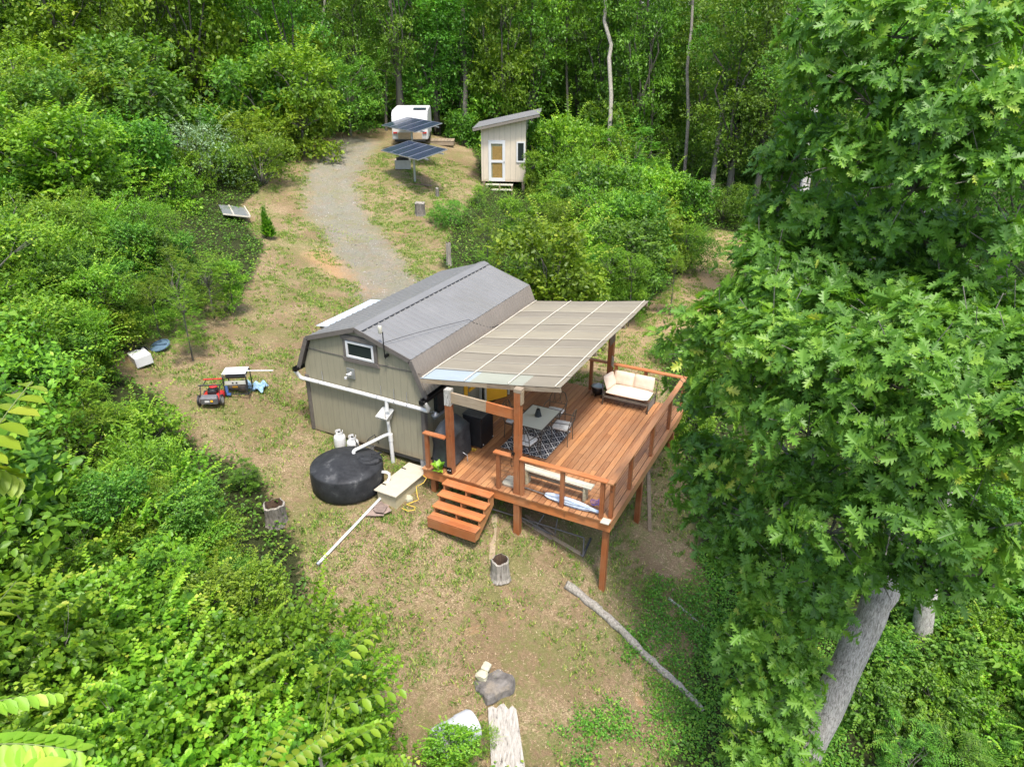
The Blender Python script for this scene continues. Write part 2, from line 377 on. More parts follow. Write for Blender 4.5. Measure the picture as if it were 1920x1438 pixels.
MAT['barkpale'] = barkmat('pale oak bark', (.10, .09, .075), (.52, .49, .44), .95, (16, 16, 3.2))
MAT['barkdark'] = barkmat('dark bark', (.035, .03, .025), (.11, .095, .08))
MAT['bonewood'] = barkmat('sun bleached wood', (.12, .10, .08), (.36, .33, .285), .9, (9, 9, .9))
def leafmat(name, stops, trans=.38, hue=.10, gloss=.45):
    """colour of each leaf from its own tone plus the plant's random; light comes through it"""
    m, nt, p, out = newmat(name)
    t = N(nt, 'ShaderNodeAttribute', attribute_name='tone').outputs['Fac']
    oi = nt.nodes.new('ShaderNodeObjectInfo')
    col = ramp(nt, t, stops)
    hs = nt.nodes.new('ShaderNodeHueSaturation'); nt.links.new(col, hs.inputs['Color'])
    nt.links.new(mth(nt, 'ADD', mth(nt, 'MULTIPLY', oi.outputs['Random'], hue*.35), .487-hue*.175), hs.inputs['Hue'])
    nt.links.new(mth(nt, 'ADD', mth(nt, 'MULTIPLY', oi.outputs['Random'], .5), .78), hs.inputs['Value'])
    nt.links.new(hs.outputs[0], p.inputs['Base Color']); p.inputs['Roughness'].default_value = gloss; p.inputs['Specular IOR Level'].default_value = .35
    tr = nt.nodes.new('ShaderNodeBsdfTranslucent')
    nt.links.new(mix(nt, 1.0, hs.outputs[0], (1.25, 1.25, .5), 'MULTIPLY'), tr.inputs[0])
    mx = nt.nodes.new('ShaderNodeMixShader'); mx.inputs[0].default_value = trans
    nt.links.new(p.outputs[0], mx.inputs[1]); nt.links.new(tr.outputs[0], mx.inputs[2]); nt.links.new(mx.outputs[0], out.inputs[0])
    return m
LM = {
 'lime': leafmat('lime leaf', [(0, (.07, .17, .015)), (.5, (.15, .32, .022)), (.85, (.25, .42, .035)), (1, (.40, .50, .07))], .42),
 'mid': leafmat('green leaf', [(0, (.045, .13, .016)), (.5, (.09, .24, .024)), (.9, (.17, .34, .034)), (1, (.28, .40, .06))], .40),
 'forest': leafmat('forest leaf', [(0, (.055, .15, .02)), (.5, (.11, .28, .03)), (.9, (.19, .40, .042)), (1, (.30, .48, .055))], .44, hue=.13),
 'oak': leafmat('oak leaf', [(0, (.055, .165, .022)), (.5, (.12, .30, .036)), (.9, (.22, .41, .05)), (1, (.40, .50, .085))], .42, .05, .42),
 'silver': leafmat('silvery leaf', [(0, (.10, .17, .085)), (.5, (.17, .27, .14)), (1, (.32, .42, .25))], .28, .05, .6),
 'vine': leafmat('heart leaf', [(0, (.06, .17, .014)), (.5, (.135, .32, .02)), (.85, (.23, .42, .03)), (1, (.44, .52, .07))], .45, .06, .4),
}
# ------------------------------------------------------------------ leaves
def template(kind):
    if kind == 'rhomb': h = [(.0, 0), (.30, .45), (0, 1)]
    elif kind == 'oval': h = [(0, 0), (.22, .18), (.31, .48), (.20, .78), (0, 1)]
    elif kind == 'heart': h = [(0, .03), (.25, -.04), (.45, .22), (.40, .5), (.16, .82), (0, 1.02)]
    elif kind == 'lance': h = [(0, 0), (.13, .25), (.14, .55), (.06, .85), (0, 1)]
    elif kind == 'oak': h = [(0, 0), (.03, .12), (.19, .24), (.06, .31), (.24, .38), (.34, .50), (.09, .50), (.26, .60), (.40, .76), (.12, .70), (.17, .82), (.22, .96), (.07, .90), (0, 1.02)]
    r = [(x, y, 0.22*x) for x, y in h]; l = [(-x, y, 0.22*x) for x, y in h[1:-1]]
    v = r + l; k = len(h)
    right = list(range(k)); left = [0] + [k+i for i in range(len(l))] + [k-1]
    return np.array(v, float), [right, left[::-1]]
TPL = {k: template(k) for k in ('rhomb', 'oval', 'heart', 'lance', 'oak')}
def nrm(a): return a/np.maximum(np.linalg.norm(a, axis=1, keepdims=True), 1e-9)
def leaves_mesh(name, P, D, Nn, size, kind, mat, tone=None, droop=0.12):
    V, Fc = TPL[kind]; n = len(P)
    D = nrm(D); Sd = nrm(np.cross(D, Nn)); U = np.cross(Sd, D)
    size = np.broadcast_to(size, (n,))[:, None, None]
    co = P[:, None, :] + size*(Sd[:, None, :]*V[None, :, 0:1] + D[:, None, :]*V[None, :, 1:2] + U[:, None, :]*(V[None, :, 2:3] - droop*V[None, :, 1:2]**2))
    k = len(V); co = co.reshape(-1, 3)
    lens = np.array([len(f) for f in Fc]); flat = np.concatenate([np.array(f) for f in Fc])
    loops = (flat[None, :] + (np.arange(n)*k)[:, None]).ravel()
    ls = np.tile(lens, n); st = np.concatenate([[0], np.cumsum(ls)[:-1]])
    me = bpy.data.meshes.new(name)
    me.vertices.add(len(co)); me.vertices.foreach_set('co', co.ravel())
    me.loops.add(len(loops)); me.loops.foreach_set('vertex_index', loops.astype(np.int32))
    me.polygons.add(len(ls)); me.polygons.foreach_set('loop_start', st.astype(np.int32)); me.polygons.foreach_set('loop_total', ls.astype(np.int32))
    me.update(calc_edges=True)
    if tone is None: tone = RN.random(n)
    a = me.attributes.new('tone', 'FLOAT', 'FACE'); a.data.foreach_set('value', np.repeat(np.clip(tone, 0, 1), len(Fc)))
    me.materials.append(mat); return me
def rdir(n, up=0.0):
    v = RN.normal(size=(n, 3)); v[:, 2] += up; return nrm(v)
def clump_leaves(clumps, per_area, sprig, size, flat=.75, updir=.5, whorl=False, shell=.55, whorl_n=7, frond=False):
    """returns P, D, N, size, tone for leaves in sprigs over the given clump ellipsoids"""
    Ps, Ds, Ns, Ts = [], [], [], []
    for c, r in clumps:
        ns = max(4, int(per_area*r*r)); d = rdir(ns, updir)
        rad = r*(shell+(1-shell)*RN.random(ns)**.5)*np.where(RN.random(ns) > .86, 1+.45*RN.random(ns), 1)*(1+.18*np.sin(d[:, 0]*5+c[0]*3)*np.cos(d[:, 1]*6+c[1]*2))
        T = np.array(c)[None, :] + d*rad[:, None]*np.array([1, 1, flat])[None, :]
        axis = nrm(d*np.array([1, 1, .8]) + np.array([0, 0, .35]) + RN.normal(size=(ns, 3))*.3)
        ctone = np.clip(RN.normal(.45, .2), 0, 1)
        depth = np.clip((rad/r-shell)/(1-shell+1e-6), 0, 1)
        if whorl:
            k = whorl_n; a = nrm(np.cross(axis, rdir(ns))); b = np.cross(axis, a)
            ph = RN.random((ns, 1))*6.28 + np.arange(k)[None, :]*(6.283/k) + RN.normal(size=(ns, k))*.25
            lay = (np.arange(k) % 2)[None, :]*.25 + .15 + RN.random((ns, k))*.25
            D = a[:, None, :]*np.cos(ph)[..., None] + b[:, None, :]*np.sin(ph)[..., None] + axis[:, None, :]*lay[..., None] + RN.normal(size=(ns, k, 3))*.12
            Nn = np.repeat(axis[:, None, :], k, 1) + RN.normal(size=(ns, k, 3))*.25
            P = np.repeat(T[:, None, :], k, 1) - axis[:, None, :]*(RN.random((ns, k, 1))*size*.5)
        elif frond:
            k = 14; a = nrm(np.cross(axis, np.array([0, 0, 1.0])+RN.normal(size=(ns, 3))*.1)); out = nrm(np.cross(np.array([[0, 0, 1.0]]), a)*-1 + axis*.6)
            s_ = np.linspace(.1, 1, k//2).repeat(2)[None, :]; sg = np.tile([1, -1], k//2)[None, :]
            L = size*4.2
            base = T[:, None, :] + out[:, None, :]*(s_[..., None]*L) + np.array([0, 0, -1.0])*(s_[..., None]**2*L*.28)
            D = a[:, None, :]*sg[..., None] + out[:, None, :]*.45 + np.array([0, 0, -.25]) + RN.normal(size=(ns, k, 3))*.07
            Nn = np.tile(np.array([0, 0, 1.0]), (ns, k, 1)) + out[:, None, :]*.3*s_[..., None] + RN.normal(size=(ns, k, 3))*.12
            P = base
        else:
            k = sprig
            s_ = RN.random((ns, k, 1)); P = T[:, None, :] + axis[:, None, :]*(s_-.5)*size*2.2 + RN.normal(size=(ns, k, 3))*size*.35
            D = RN.normal(size=(ns, k, 3)) + axis[:, None, :]*.7 + np.array([0, 0, -.2])
            Nn = np.array([0, 0, 1.0]) + axis[:, None, :]*.5 + RN.normal(size=(ns, k, 3))*.45
        tn = np.clip(ctone*.55 + .18*RN.normal(size=(ns, P.shape[1])) + .25*RN.random((ns, 1)) + (RN.random((ns, P.shape[1])) > .985)*.4, 0, 1)
        Ps.append(P.reshape(-1, 3)); Ds.append(D.reshape(-1, 3)); Ns.append(Nn.reshape(-1, 3)); Ts.append(tn.ravel())
    P, D, Nn, T = map(np.concatenate, (Ps, Ds, Ns, Ts))
    return P, D, Nn, size*(.5+.9*RN.random(len(P))**1.3), T
def branch_mesh(name, root, clumps, r0, mat, bends=3, n=6, fork=None):
    mb = MB(); fork = fork or root
    for c, r in clumps:
        p0, p1 = Vector(root), Vector(c); pts = []; rr = []
        dist = (p1-p0).length
        for i in range(bends+2):
            t = i/(bends+1); q = p0.lerp(p1, t)
            j = .09*dist*math.sin(t*math.pi)
            pts.append(q + Vector((rnd.uniform(-j, j), rnd.uniform(-j, j), rnd.uniform(0, j)+.12*dist*math.sin(t*math.pi)))); rr.append(r0*(1-.82*t))
        mb.tube(pts, rr, n, tone=.5)
        for _ in range(3):
            e = Vector(c)+Vector([rnd.gauss(0, 1) for _ in range(3)]).normalized()*r*.8
            mb.tube([pts[-2], pts[-1].lerp(e, .5)+Vector((0, 0, .05*r)), e], [r0*.3, r0*.18, r0*.06], 4, tone=.5)
    o = mb.build(name, mat, smooth=True, recalc=False); me = o.data; bpy.data.objects.remove(o); return me
PROTO = {}
def make_proto(key, n_cl, rad_cl, leaf, size, mat, per, kind='bush', flat=.75, barkm='bark', seed=0, **kw):
    """crown of unit radius round its own centre"""
    r_ = random.Random(seed); cl = []
    for i in range(n_cl):
        a = i*2.399+r_.random(); t = (i+.5)/n_cl
        if kind == 'tall': z = -1.5+3.0*t; rr = .72*math.sqrt(max(.05, 1-abs(z-.15)**2/3.4))*(.55+.5*r_.random())
        elif kind == 'cone': z = -1.0+2.1*t; rr = .75*(1-t)**.8
        else: z = -.70+1.30*t; rr = .78*math.sqrt(max(.03, 1-max(0, z)**2/.5))*(.5+.6*r_.random()) if z > 0 else .75*(.6+.5*r_.random())
        big = 1.25 if r_.random() > .7 else .8
        cl.append(((rr*math.cos(a)*1.05, rr*math.sin(a)*1.05, z*(.95 if kind == 'bush' else 1)+(.28*r_.random() if kind == 'bush' else 0)), rad_cl*big*(.65+.55*r_.random())))
    P, D, Nn, sz, T = clump_leaves(cl, per, 5, size, flat, **kw)
    sh = MB()
    if kind != 'tall':
        qp, qd, qn, qs, qt = [], [], [], [], []
        for i in range(10+(seed*7) % 17):
            a = r_.random()*6.283; el = r_.uniform(.25, 1.3); d0 = Vector((math.cos(a)*math.cos(el), math.sin(a)*math.cos(el), math.sin(el))); L = r_.uniform(.2, .85); st = d0*r_.uniform(.7, .95)
            bend = Vector((d0.x, d0.y, 0))*.35; m = int(L/size*2.4)+3; pts = []
            for k in range(m):
                t = k/(m-1); q = st+d0*L*t+Vector((0, 0, .18*L*t))+bend*L*t*t-Vector((0, 0, .30*L*t*t)); pts.append(q)
                sd_ = Vector((-math.sin(a), math.cos(a), 0))*(1 if k % 2 else -1)
                qp.append(tuple(q)); qd.append(tuple(sd_+d0*.6+Vector((0, 0, r_.uniform(-.4, .2))))); qn.append((r_.uniform(-.4, .4), r_.uniform(-.4, .4), 1)); qs.append(size*(1.15-.5*t)*r_.uniform(.7, 1.2)); qt.append(min(1, .45+.35*t+r_.uniform(-.15, .2)))
            sh.tube([pts[0]-d0*.4]+pts[::3]+[pts[-1]], .006, 4, tone=.5)
        P = np.vstack([P, qp]); D = np.vstack([D, qd]); Nn = np.vstack([Nn, qn]); sz = np.concatenate([sz, qs]); T = np.concatenate([T, qt])
    me = leaves_mesh(key+'_crown', P, D, Nn, sz, leaf, mat, T)
    br = branch_mesh(key+'_branches', (0, 0, -1.6 if kind == 'tall' else -.75), cl[::3] if kind == 'tall' else cl, .026 if kind == 'tall' else .022, MAT[barkm])
    PROTO[key] = (me, br)
B = 'bush'
make_proto('lime1', 16, .36, 'oval', .09, LM['lime'], 470, seed=1)
make_proto('lime2', 14, .42, 'rhomb', .055, LM['lime'], 900, seed=2)
make_proto('mid1', 16, .36, 'oval', .095, LM['mid'], 450, seed=3)
make_proto('mid2', 13, .45, 'rhomb', .060, LM['mid'], 820, seed=4)
make_proto('sumac', 11, .42, 'lance', .085, LM['lime'], 110, seed=5, frond=True)
make_proto('sumacd', 11, .42, 'lance', .085, LM['mid'], 110, seed=15, frond=True)
make_proto('lance1', 15, .40, 'lance', .11, LM['lime'], 420, seed=26)
make_proto('silver', 14, .38, 'rhomb', .055, LM['silver'], 520, seed=6)
make_proto('heart', 15, .40, 'heart', .085, LM['vine'], 270, seed=7)
make_proto('heart2', 14, .42, 'heart', .072, LM['vine'], 340, seed=17)
make_proto('tallA', 36, .42, 'rhomb', .058, LM['forest'], 640, 'tall', .5, seed=8, barkm='barkdark', updir=.8)
make_proto('tallB', 32, .45, 'rhomb', .064, LM['forest'], 520, 'tall', .5, seed=9, barkm='barkdark', updir=.8)
make_proto('tallC', 36, .40, 'rhomb', .055, LM['mid'], 700, 'tall', .5, seed=10, barkm='barkdark', updir=.8)
make_proto('tallD', 30, .44, 'oval', .07, LM['lime'], 420, 'tall', .5, seed=18, barkm='barkdark', updir=.8)
make_proto('coneA', 18, .36, 'oval', .06, LM['lime'], 420, 'cone', seed=12)
_trunkme = {}
def trunk_mesh(barkm):
    if barkm not in _trunkme:
        mb = MB(); mb.tube([(0, 0, -.05), (.12, .05, .2), (-.08, .1, .45), (.1, -.06, .75), (0, 0, 1)], [1.25, 1, .9, .78, .6], 9, tone=.5)
        o = mb.build('trunk', MAT[barkm], smooth=True, recalc=False); _trunkme[barkm] = o.data; bpy.data.objects.remove(o)
    return _trunkme[barkm]
def plant(name, label, cat, u, v, t, r, key, zs=1.0, group=None, barkm='bark', trunk_r=None, pos=None):
    """crown centre seen at u,v in the photo, t metres ahead of the lens; rooted on the ground below it"""
    c = Vector(pos if pos is not None else at(u, v, t)); g = g1(c.x, c.y)
    hz = max(c.z-g, r*zs*.35)
    o = thing(name, label, cat, (c.x, c.y, g-.03), rnd.uniform(0, 6.28), group)
    me, br = PROTO[key]
    cr = bpy.data.objects.new('crown' if name.endswith('tree') else 'foliage', me); COL.objects.link(cr); cr.parent = o
    sx_ = rnd.uniform(.85, 1.18); cr.location = (0, 0, hz); cr.scale = (r*sx_, r/sx_, r*zs)
    b = bpy.data.objects.new('branches', br); COL.objects.link(b); b.parent = o; b.location = (0, 0, hz); b.scale = (r*sx_, r/sx_, r*zs)
    low = 1.5 if key.startswith('tall') else .7
    if not key.startswith('tall') and hz > 1.15*r*zs:
        k2 = .45*hz/(r*zs)+.35; c2 = bpy.data.objects.new(cr.name.split('.')[0], me); COL.objects.link(c2); c2.parent = o; c2.rotation_euler = (0, 0, 2.1)
        q = min(1.0, k2)*r; c2.location = (0, 0, hz*.42); c2.scale = (q*.95, q*.95, max(q, hz*.42)*zs*.9)
    if hz-r*zs*low > .1 or trunk_r:
        tr = bpy.data.objects.new('trunk' if name.endswith('tree') else 'stem', trunk_mesh(barkm)); COL.objects.link(tr); tr.parent = o
        k = trunk_r or max(.02, r*.035); tr.scale = (k, k, max(.3, hz-r*zs*low*.6))
    return o
# ------------------------------------------------------------------ ground
def axis_pts(segs):
    out = [segs[0][0]]
    for a, b, st in segs:
        n = int(round((b-a)/st)); out += [a+(b-a)*(i+1)/n for i in range(n)]
    return np.array(out)
gx = axis_pts([(-160, -40, 10), (-40, -26, 1), (-26, 14, .2), (14, 40, 1), (40, 160, 10)])
gy = axis_pts([(-130, -30, 10), (-30, -10, 1), (-10, 30, .2), (30, 60, 1), (60, 180, 10)])
XX, YY = np.meshgrid(gx, gy, indexing='ij')
ZZ = np.concatenate([gz(XX[i:i+20], YY[i:i+20]) for i in range(0, len(gx), 20)])
nx, ny = XX.shape
gme = bpy.data.meshes.new('ground')
idx = np.arange(nx*ny).reshape(nx, ny)
quads = np.stack([idx[:-1, :-1], idx[1:, :-1], idx[1:, 1:], idx[:-1, 1:]], -1).reshape(-1, 4)
gme.vertices.add(nx*ny); gme.vertices.foreach_set('co', np.stack([XX, YY, ZZ], -1).ravel())
gme.loops.add(quads.size); gme.loops.foreach_set('vertex_index', quads.ravel().astype(np.int32))
gme.polygons.add(len(quads)); gme.polygons.foreach_set('loop_start', np.arange(0, quads.size, 4, dtype=np.int32)); gme.polygons.foreach_set('loop_total', np.full(len(quads), 4, np.int32))
gme.polygons.foreach_set('use_smooth', np.ones(len(quads), bool)); gme.update(calc_edges=True)
def pxline(pts): return np.array([on_g(u, v)[:2] for u, v in pts])
def seg_dist(X, Y, L):
    d = np.full(X.shape, 1e9)
    for (x0, y0), (x1, y1) in zip(L[:-1], L[1:]):
        vx, vy = x1-x0, y1-y0; t = np.clip(((X-x0)*vx+(Y-y0)*vy)/(vx*vx+vy*vy+1e-9), 0, 1)
        d = np.minimum(d, np.hypot(X-x0-t*vx, Y-y0-t*vy))
    return d
def in_poly(X, Y, L):
    c = np.zeros(X.shape, bool); j = len(L)-1
    for i in range(len(L)):
        (xi, yi), (xj, yj) = L[i], L[j]
        c ^= ((yi > Y) != (yj > Y)) & (X < (xj-xi)*(Y-yi)/(yj-yi+1e-12)+xi); j = i
    return c
ROAD = pxline([(738, 560), (703, 500), (660, 440), (628, 390), (620, 345), (640, 300), (668, 268)])
TRAIL = pxline([(1120, 700), (1190, 645), (1240, 600), (1310, 550), (1370, 490), (1385, 455)])
DIRT = pxline([(600, 480), (650, 515), (700, 545)])
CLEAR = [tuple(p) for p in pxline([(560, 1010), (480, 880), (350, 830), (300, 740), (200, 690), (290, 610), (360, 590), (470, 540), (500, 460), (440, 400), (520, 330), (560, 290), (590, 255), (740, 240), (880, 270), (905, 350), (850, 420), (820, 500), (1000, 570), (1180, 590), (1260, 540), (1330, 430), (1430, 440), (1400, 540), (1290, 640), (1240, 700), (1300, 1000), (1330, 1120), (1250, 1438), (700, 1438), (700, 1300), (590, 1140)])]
def sm(x, a, b): t = np.clip((x-a)/(b-a), 0, 1); return t*t*(3-2*t)
gravel = 1-sm(seg_dist(XX, YY, ROAD), .6, 2.4)
trail = 1-sm(seg_dist(XX, YY, TRAIL), .6, 2.2)
dirt = 1-sm(seg_dist(XX, YY, DIRT), .1, 1.5)
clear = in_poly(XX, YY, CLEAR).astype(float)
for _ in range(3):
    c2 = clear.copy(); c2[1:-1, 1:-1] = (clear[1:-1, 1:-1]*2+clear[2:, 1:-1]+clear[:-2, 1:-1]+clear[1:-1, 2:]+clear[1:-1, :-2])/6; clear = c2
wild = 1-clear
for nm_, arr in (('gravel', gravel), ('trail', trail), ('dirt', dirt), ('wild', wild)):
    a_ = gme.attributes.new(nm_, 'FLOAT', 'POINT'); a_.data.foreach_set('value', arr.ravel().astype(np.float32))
def groundmat():
    m, nt, p, out = newmat('ground')
    co = coord(nt)
    A = lambda n: N(nt, 'ShaderNodeAttribute', attribute_name=n).outputs['Fac']
    fine = noise(nt, 38, 8, .75, co, 1.5); med = noise(nt, 5.5, 8, .7, co, .8); big = noise(nt, .55, 5, .6, co, .6); str_ = noise(nt, 14, 8, .8, coord(nt, 'Object', (1, 3, 1)), 2.5)
    cf = mth(nt, 'ADD', mth(nt, 'MULTIPLY', fine, .4), mth(nt, 'MULTIPLY', noise(nt, 9, 8, .8, co, 2.5), .6))
    straw = ramp(nt, cf, [(.36, (.10, .066, .036)), (.45, (.20, .14, .08)), (.52, (.35, .26, .15)), (.61, (.56, .45, .28))])
    red = ramp(nt, str_, [(.34, (.10, .065, .034)), (.52, (.25, .175, .098)), (.70, (.46, .35, .21))])
    col = mix(nt, ramp(nt, big, [(.42, (0, 0, 0)), (.58, (1, 1, 1))]), straw, red)
    grass = ramp(nt, fine, [(.3, (.06, .09, .018)), (.5, (.14, .19, .04)), (.7, (.28, .30, .10))])
    gm = mth(nt, 'ADD', mth(nt, 'MULTIPLY', med, .75), mth(nt, 'MULTIPLY', noise(nt, .8, 4, .6, co), .5))
    col = mix(nt, mth(nt, 'MULTIPLY', ramp(nt, gm, [(.58, (0, 0, 0)), (.69, (1, 1, 1))]), .5), col, grass)
    clay = ramp(nt, med, [(.3, (.34, .19, .09)), (.7, (.54, .34, .18))])
    col = mix(nt, ramp(nt, mth(nt, 'ADD', A('dirt'), mth(nt, 'MULTIPLY', mth(nt, 'SUBTRACT', str_, .5), 2.2)), [(.45, (0, 0, 0)), (1.0, (.9, .9, .9))]), col, clay)
    cl2 = noise(nt, .9, 6, .65, coord(nt, 'Object', (1.1, .8, 1)), 1.2)
    col = mix(nt, mth(nt, 'MULTIPLY', ramp(nt, cl2, [(.63, (0, 0, 0)), (.72, (1, 1, 1))]), .7), col, clay)
    gr = ramp(nt, noise(nt, 55, 6, .8, co), [(.3, (.105, .105, .085)), (.5, (.225, .222, .19)), (.7, (.39, .385, .345))])
    grg = mix(nt, ramp(nt, mth(nt, 'MULTIPLY', mth(nt, 'ADD', med, noise(nt, 1.2, 5, .6, co)), .5), [(.45, (0, 0, 0)), (.6, (.85, .85, .85))]), gr, (.22, .21, .12))
    col = mix(nt, ramp(nt, mth(nt, 'ADD', A('gravel'), mth(nt, 'MULTIPLY', mth(nt, 'SUBTRACT', mth(nt, 'ADD', mth(nt, 'MULTIPLY', med, .6), mth(nt, 'MULTIPLY', noise(nt, 1.6, 6, .7, co), .4)), .5), 3.0)), [(.35, (0, 0, 0)), (1.0, (.80, .80, .78))]), col, grg)
    tl = ramp(nt, fine, [(.3, (.24, .16, .085)), (.7, (.46, .34, .20))])
    col = mix(nt, ramp(nt, mth(nt, 'ADD', A('trail'), mth(nt, 'MULTIPLY', mth(nt, 'SUBTRACT', med, .5), 1.4)), [(.35, (0, 0, 0)), (.8, (1, 1, 1))]), col, tl)
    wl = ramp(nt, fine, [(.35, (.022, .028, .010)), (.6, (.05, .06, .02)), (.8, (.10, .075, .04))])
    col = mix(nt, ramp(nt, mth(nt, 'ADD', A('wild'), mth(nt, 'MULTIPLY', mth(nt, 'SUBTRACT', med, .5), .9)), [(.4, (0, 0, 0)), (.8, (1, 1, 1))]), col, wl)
    nt.links.new(col, p.inputs['Base Color']); p.inputs['Roughness'].default_value = .97; p.inputs['Specular IOR Level'].default_value = .15
    bump(nt, p, mth(nt, 'ADD', fine, mth(nt, 'MULTIPLY', med, 1.5)), .9, .06); return m
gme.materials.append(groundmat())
ground = bpy.data.objects.new('ground', gme); COL.objects.link(ground); ground['kind'] = 'structure'
# ------------------------------------------------------------------ shed
W_, L_ = 3.66, 6.25
shed = thing('barn_shed', 'olive grey gambrel barn shed with ribbed grey metal roof beside the wooden deck', 'shed', (0, 0, 0))
mb = MB()
prof = [(-W_, .0), (-W_, 1.90), (-3.36, 2.66), (-W_/2, 3.17), (-.30, 2.66), (0, 1.90), (0, .0)]
mb.prism([(x, 0, z) for x, z in prof], (0, L_, 0))
mb.build('wall', MAT['siding'], shed)
mb = MB(); mb.b2(-W_-.015, -.018, 2.385, .0, -.003, 2.40); mb.build('wall_seam_flashing', MAT['trim'], shed)
mb = MB(); mb.b2(-W_-.02, -.03, 0, -W_+.09, -.002, 1.62); mb.b2(-.09, -.03, 0, .02, -.002, 1.75); mb.b2(.002, -.03, 0, .025, .09, 1.75); mb.b2(-W_-.025, -.03, 0, -W_-.002, .09, 1.62); build_each(mb, 'corner_trim', MAT['trim'], shed, bevel=.004)
yo0, yo1 = -.10, L_+.06
mb = MB(); A_ = (-.27, 2.745); Bq = (-W_/2, 3.245)
mb.corr((A_[0]+.02, yo0, A_[1]-.006), (0, yo1-yo0, 0), (Bq[0]-A_[0]-.02, 0, Bq[1]-A_[1]+.006), .2286, .017, 'rib')
mb.build('upper_roof_panel', MAT['roof'], shed)
mb = MB(); Cq = (-W_+.27, 2.745)
mb.corr((Bq[0], yo0, Bq[1]), (0, yo1-yo0, 0), (Cq[0]-Bq[0]-.02, 0, Cq[1]-Bq[1]-.006), .2286, .017, 'rib')
mb.build('upper_roof_panel', MAT['roof'], shed)
mb = MB(); mb.corr((.10, yo0, 1.87), (0, yo1-yo0, 0), (A_[0]-.10+.01, 0, A_[1]-1.87-.015), .13, .017, 'rib'); mb.build('lower_roof_panel', MAT['roof2'], shed)
mb = MB(); mb.corr((-W_-.10, yo0, 1.87), (0, yo1-yo0, 0), (Cq[0]+W_+.10-.01, 0, A_[1]-1.87-.015), .2286, .017, 'rib'); mb.build('lower_roof_panel', MAT['roof2'], shed)
# ridge cap and the dark vent slots beside it
mb = MB()
for sgn in (1, -1):
    mb.prism([(Bq[0], yo0-.01, Bq[1]+.035), (Bq[0]+sgn*.19, yo0-.01, Bq[1]+.035-.19*.32), (Bq[0]+sgn*.19, yo0-.01, Bq[1]+.025-.19*.32), (Bq[0], yo0-.01, Bq[1]+.022)], (0, yo1-yo0+.02, 0))
mb.build('ridge_cap', MAT['roof'], shed)
mb = MB(); y = yo0+.04
while y < yo1-.2: mb.box((Bq[0]+.205, y+.085, Bq[1]+.022-.205*.32), (.02, .15, .018), tone=.3, ry=.31); y += .2286
build_each(mb, 'ridge_vent', MAT['black'], shed)
mb = MB()
for (p, q) in (((.125, 1.86), (A_[0]+.015, A_[1]+.01)), ((A_[0]+.01, A_[1]+.012), (Bq[0], Bq[1]+.02)), ((Bq[0], Bq[1]+.02), (Cq[0]-.01, Cq[1]+.012)), ((Cq[0]-.015, Cq[1]+.01), (-W_-.125, 1.86))):
    mb.beam((p[0], yo0-.012, p[1]-.045), (q[0], yo0-.012, q[1]-.045), .02, .115, up=(0, 0, 1))
    mb.beam((p[0], yo0+.05, p[1]-.06), (q[0], yo0+.05, q[1]-.06), .10, .02, up=(0, 0, 1))
build_each(mb, 'rake_trim', MAT['trim'], shed)
win = MB()
x0, x1, z0, z1 = -2.20, -1.36, 2.42, 2.86
for a in ((x0, z0, x0+.06, z1), (x1-.06, z0, x1, z1), (x0+.06, z1-.06, x1-.06, z1), (x0+.06, z0, x1-.06, z0+.06)): win.b2(a[0], -.055, a[1], a[2], -.004, a[3])
wf = win.build('window', MAT['white'], shed, bevel=.004)
mb = MB(); mb.b2(x0+.06, -.030, z0+.06, x1-.06, -.022, z1-.06); mb.build('pane', MAT['pane'], wf)
mb = MB(); mb.b2(x0-.09, -.045, z0-.02, x0-.004, -.003, z1+.03); mb.b2(x1+.004, -.045, z0-.02, x1+.09, -.003, z1+.03)
mb.prism([(x0-.15, -.075, z1+.15), (x1+.15, -.075, z1+.15), (x1+.10, -.075, z1+.034), (x0-.10, -.075, z1+.034)], (0, .07, 0)); mb.prism([(x0-.10, -.06, z0-.024), (x1+.10, -.06, z0-.024), (x1+.14, -.06, z0-.12), (x0-.10, -.06, z0-.12)], (0, .056, 0))
mb.build('casing', MAT['trim'], wf, bevel=.003)
# exhaust flue
mb = MB(); mb.b2(-2.26, -.035, 1.83, -2.02, -.003, 2.10); fl = mb.build('flue_plate', MAT['galv'], shed, bevel=.004)
mb = MB(); mb.tube([(-2.14, -.03, 1.93), (-2.14, -.17, 1.96), (-2.13, -.19, 2.01), (-2.07, -.17, 2.03), (-2.06, -.1, 2.04)], .02, 8); mb.lathe([(.035, 0), (.04, .01), (.035, .05)], (-2.20, -.16, 1.86), 10); mb.build('flue_pipe', MAT['white'], fl, smooth=True)
# gutters
for nm, gxp, y0, y1 in (('gutter', .155, -.34, L_), ('gutter', -W_-.155, -.25, L_)):
    mb = MB(); pr = [(gxp-.06, 1.86), (gxp-.065, 1.77), (gxp-.05, 1.755), (gxp+.05, 1.755), (gxp+.07, 1.86), (gxp+.064, 1.86), (gxp+.045, 1.763), (gxp-.045, 1.763), (gxp-.054, 1.86)]
    mb.prism([(a, y0, b) for a, b in pr], (0, y1-y0, 0)); mb.b2(gxp-.06, y0, 1.763, gxp+.06, y0+.006, 1.855); mb.build(nm, MAT['blackm'], shed)
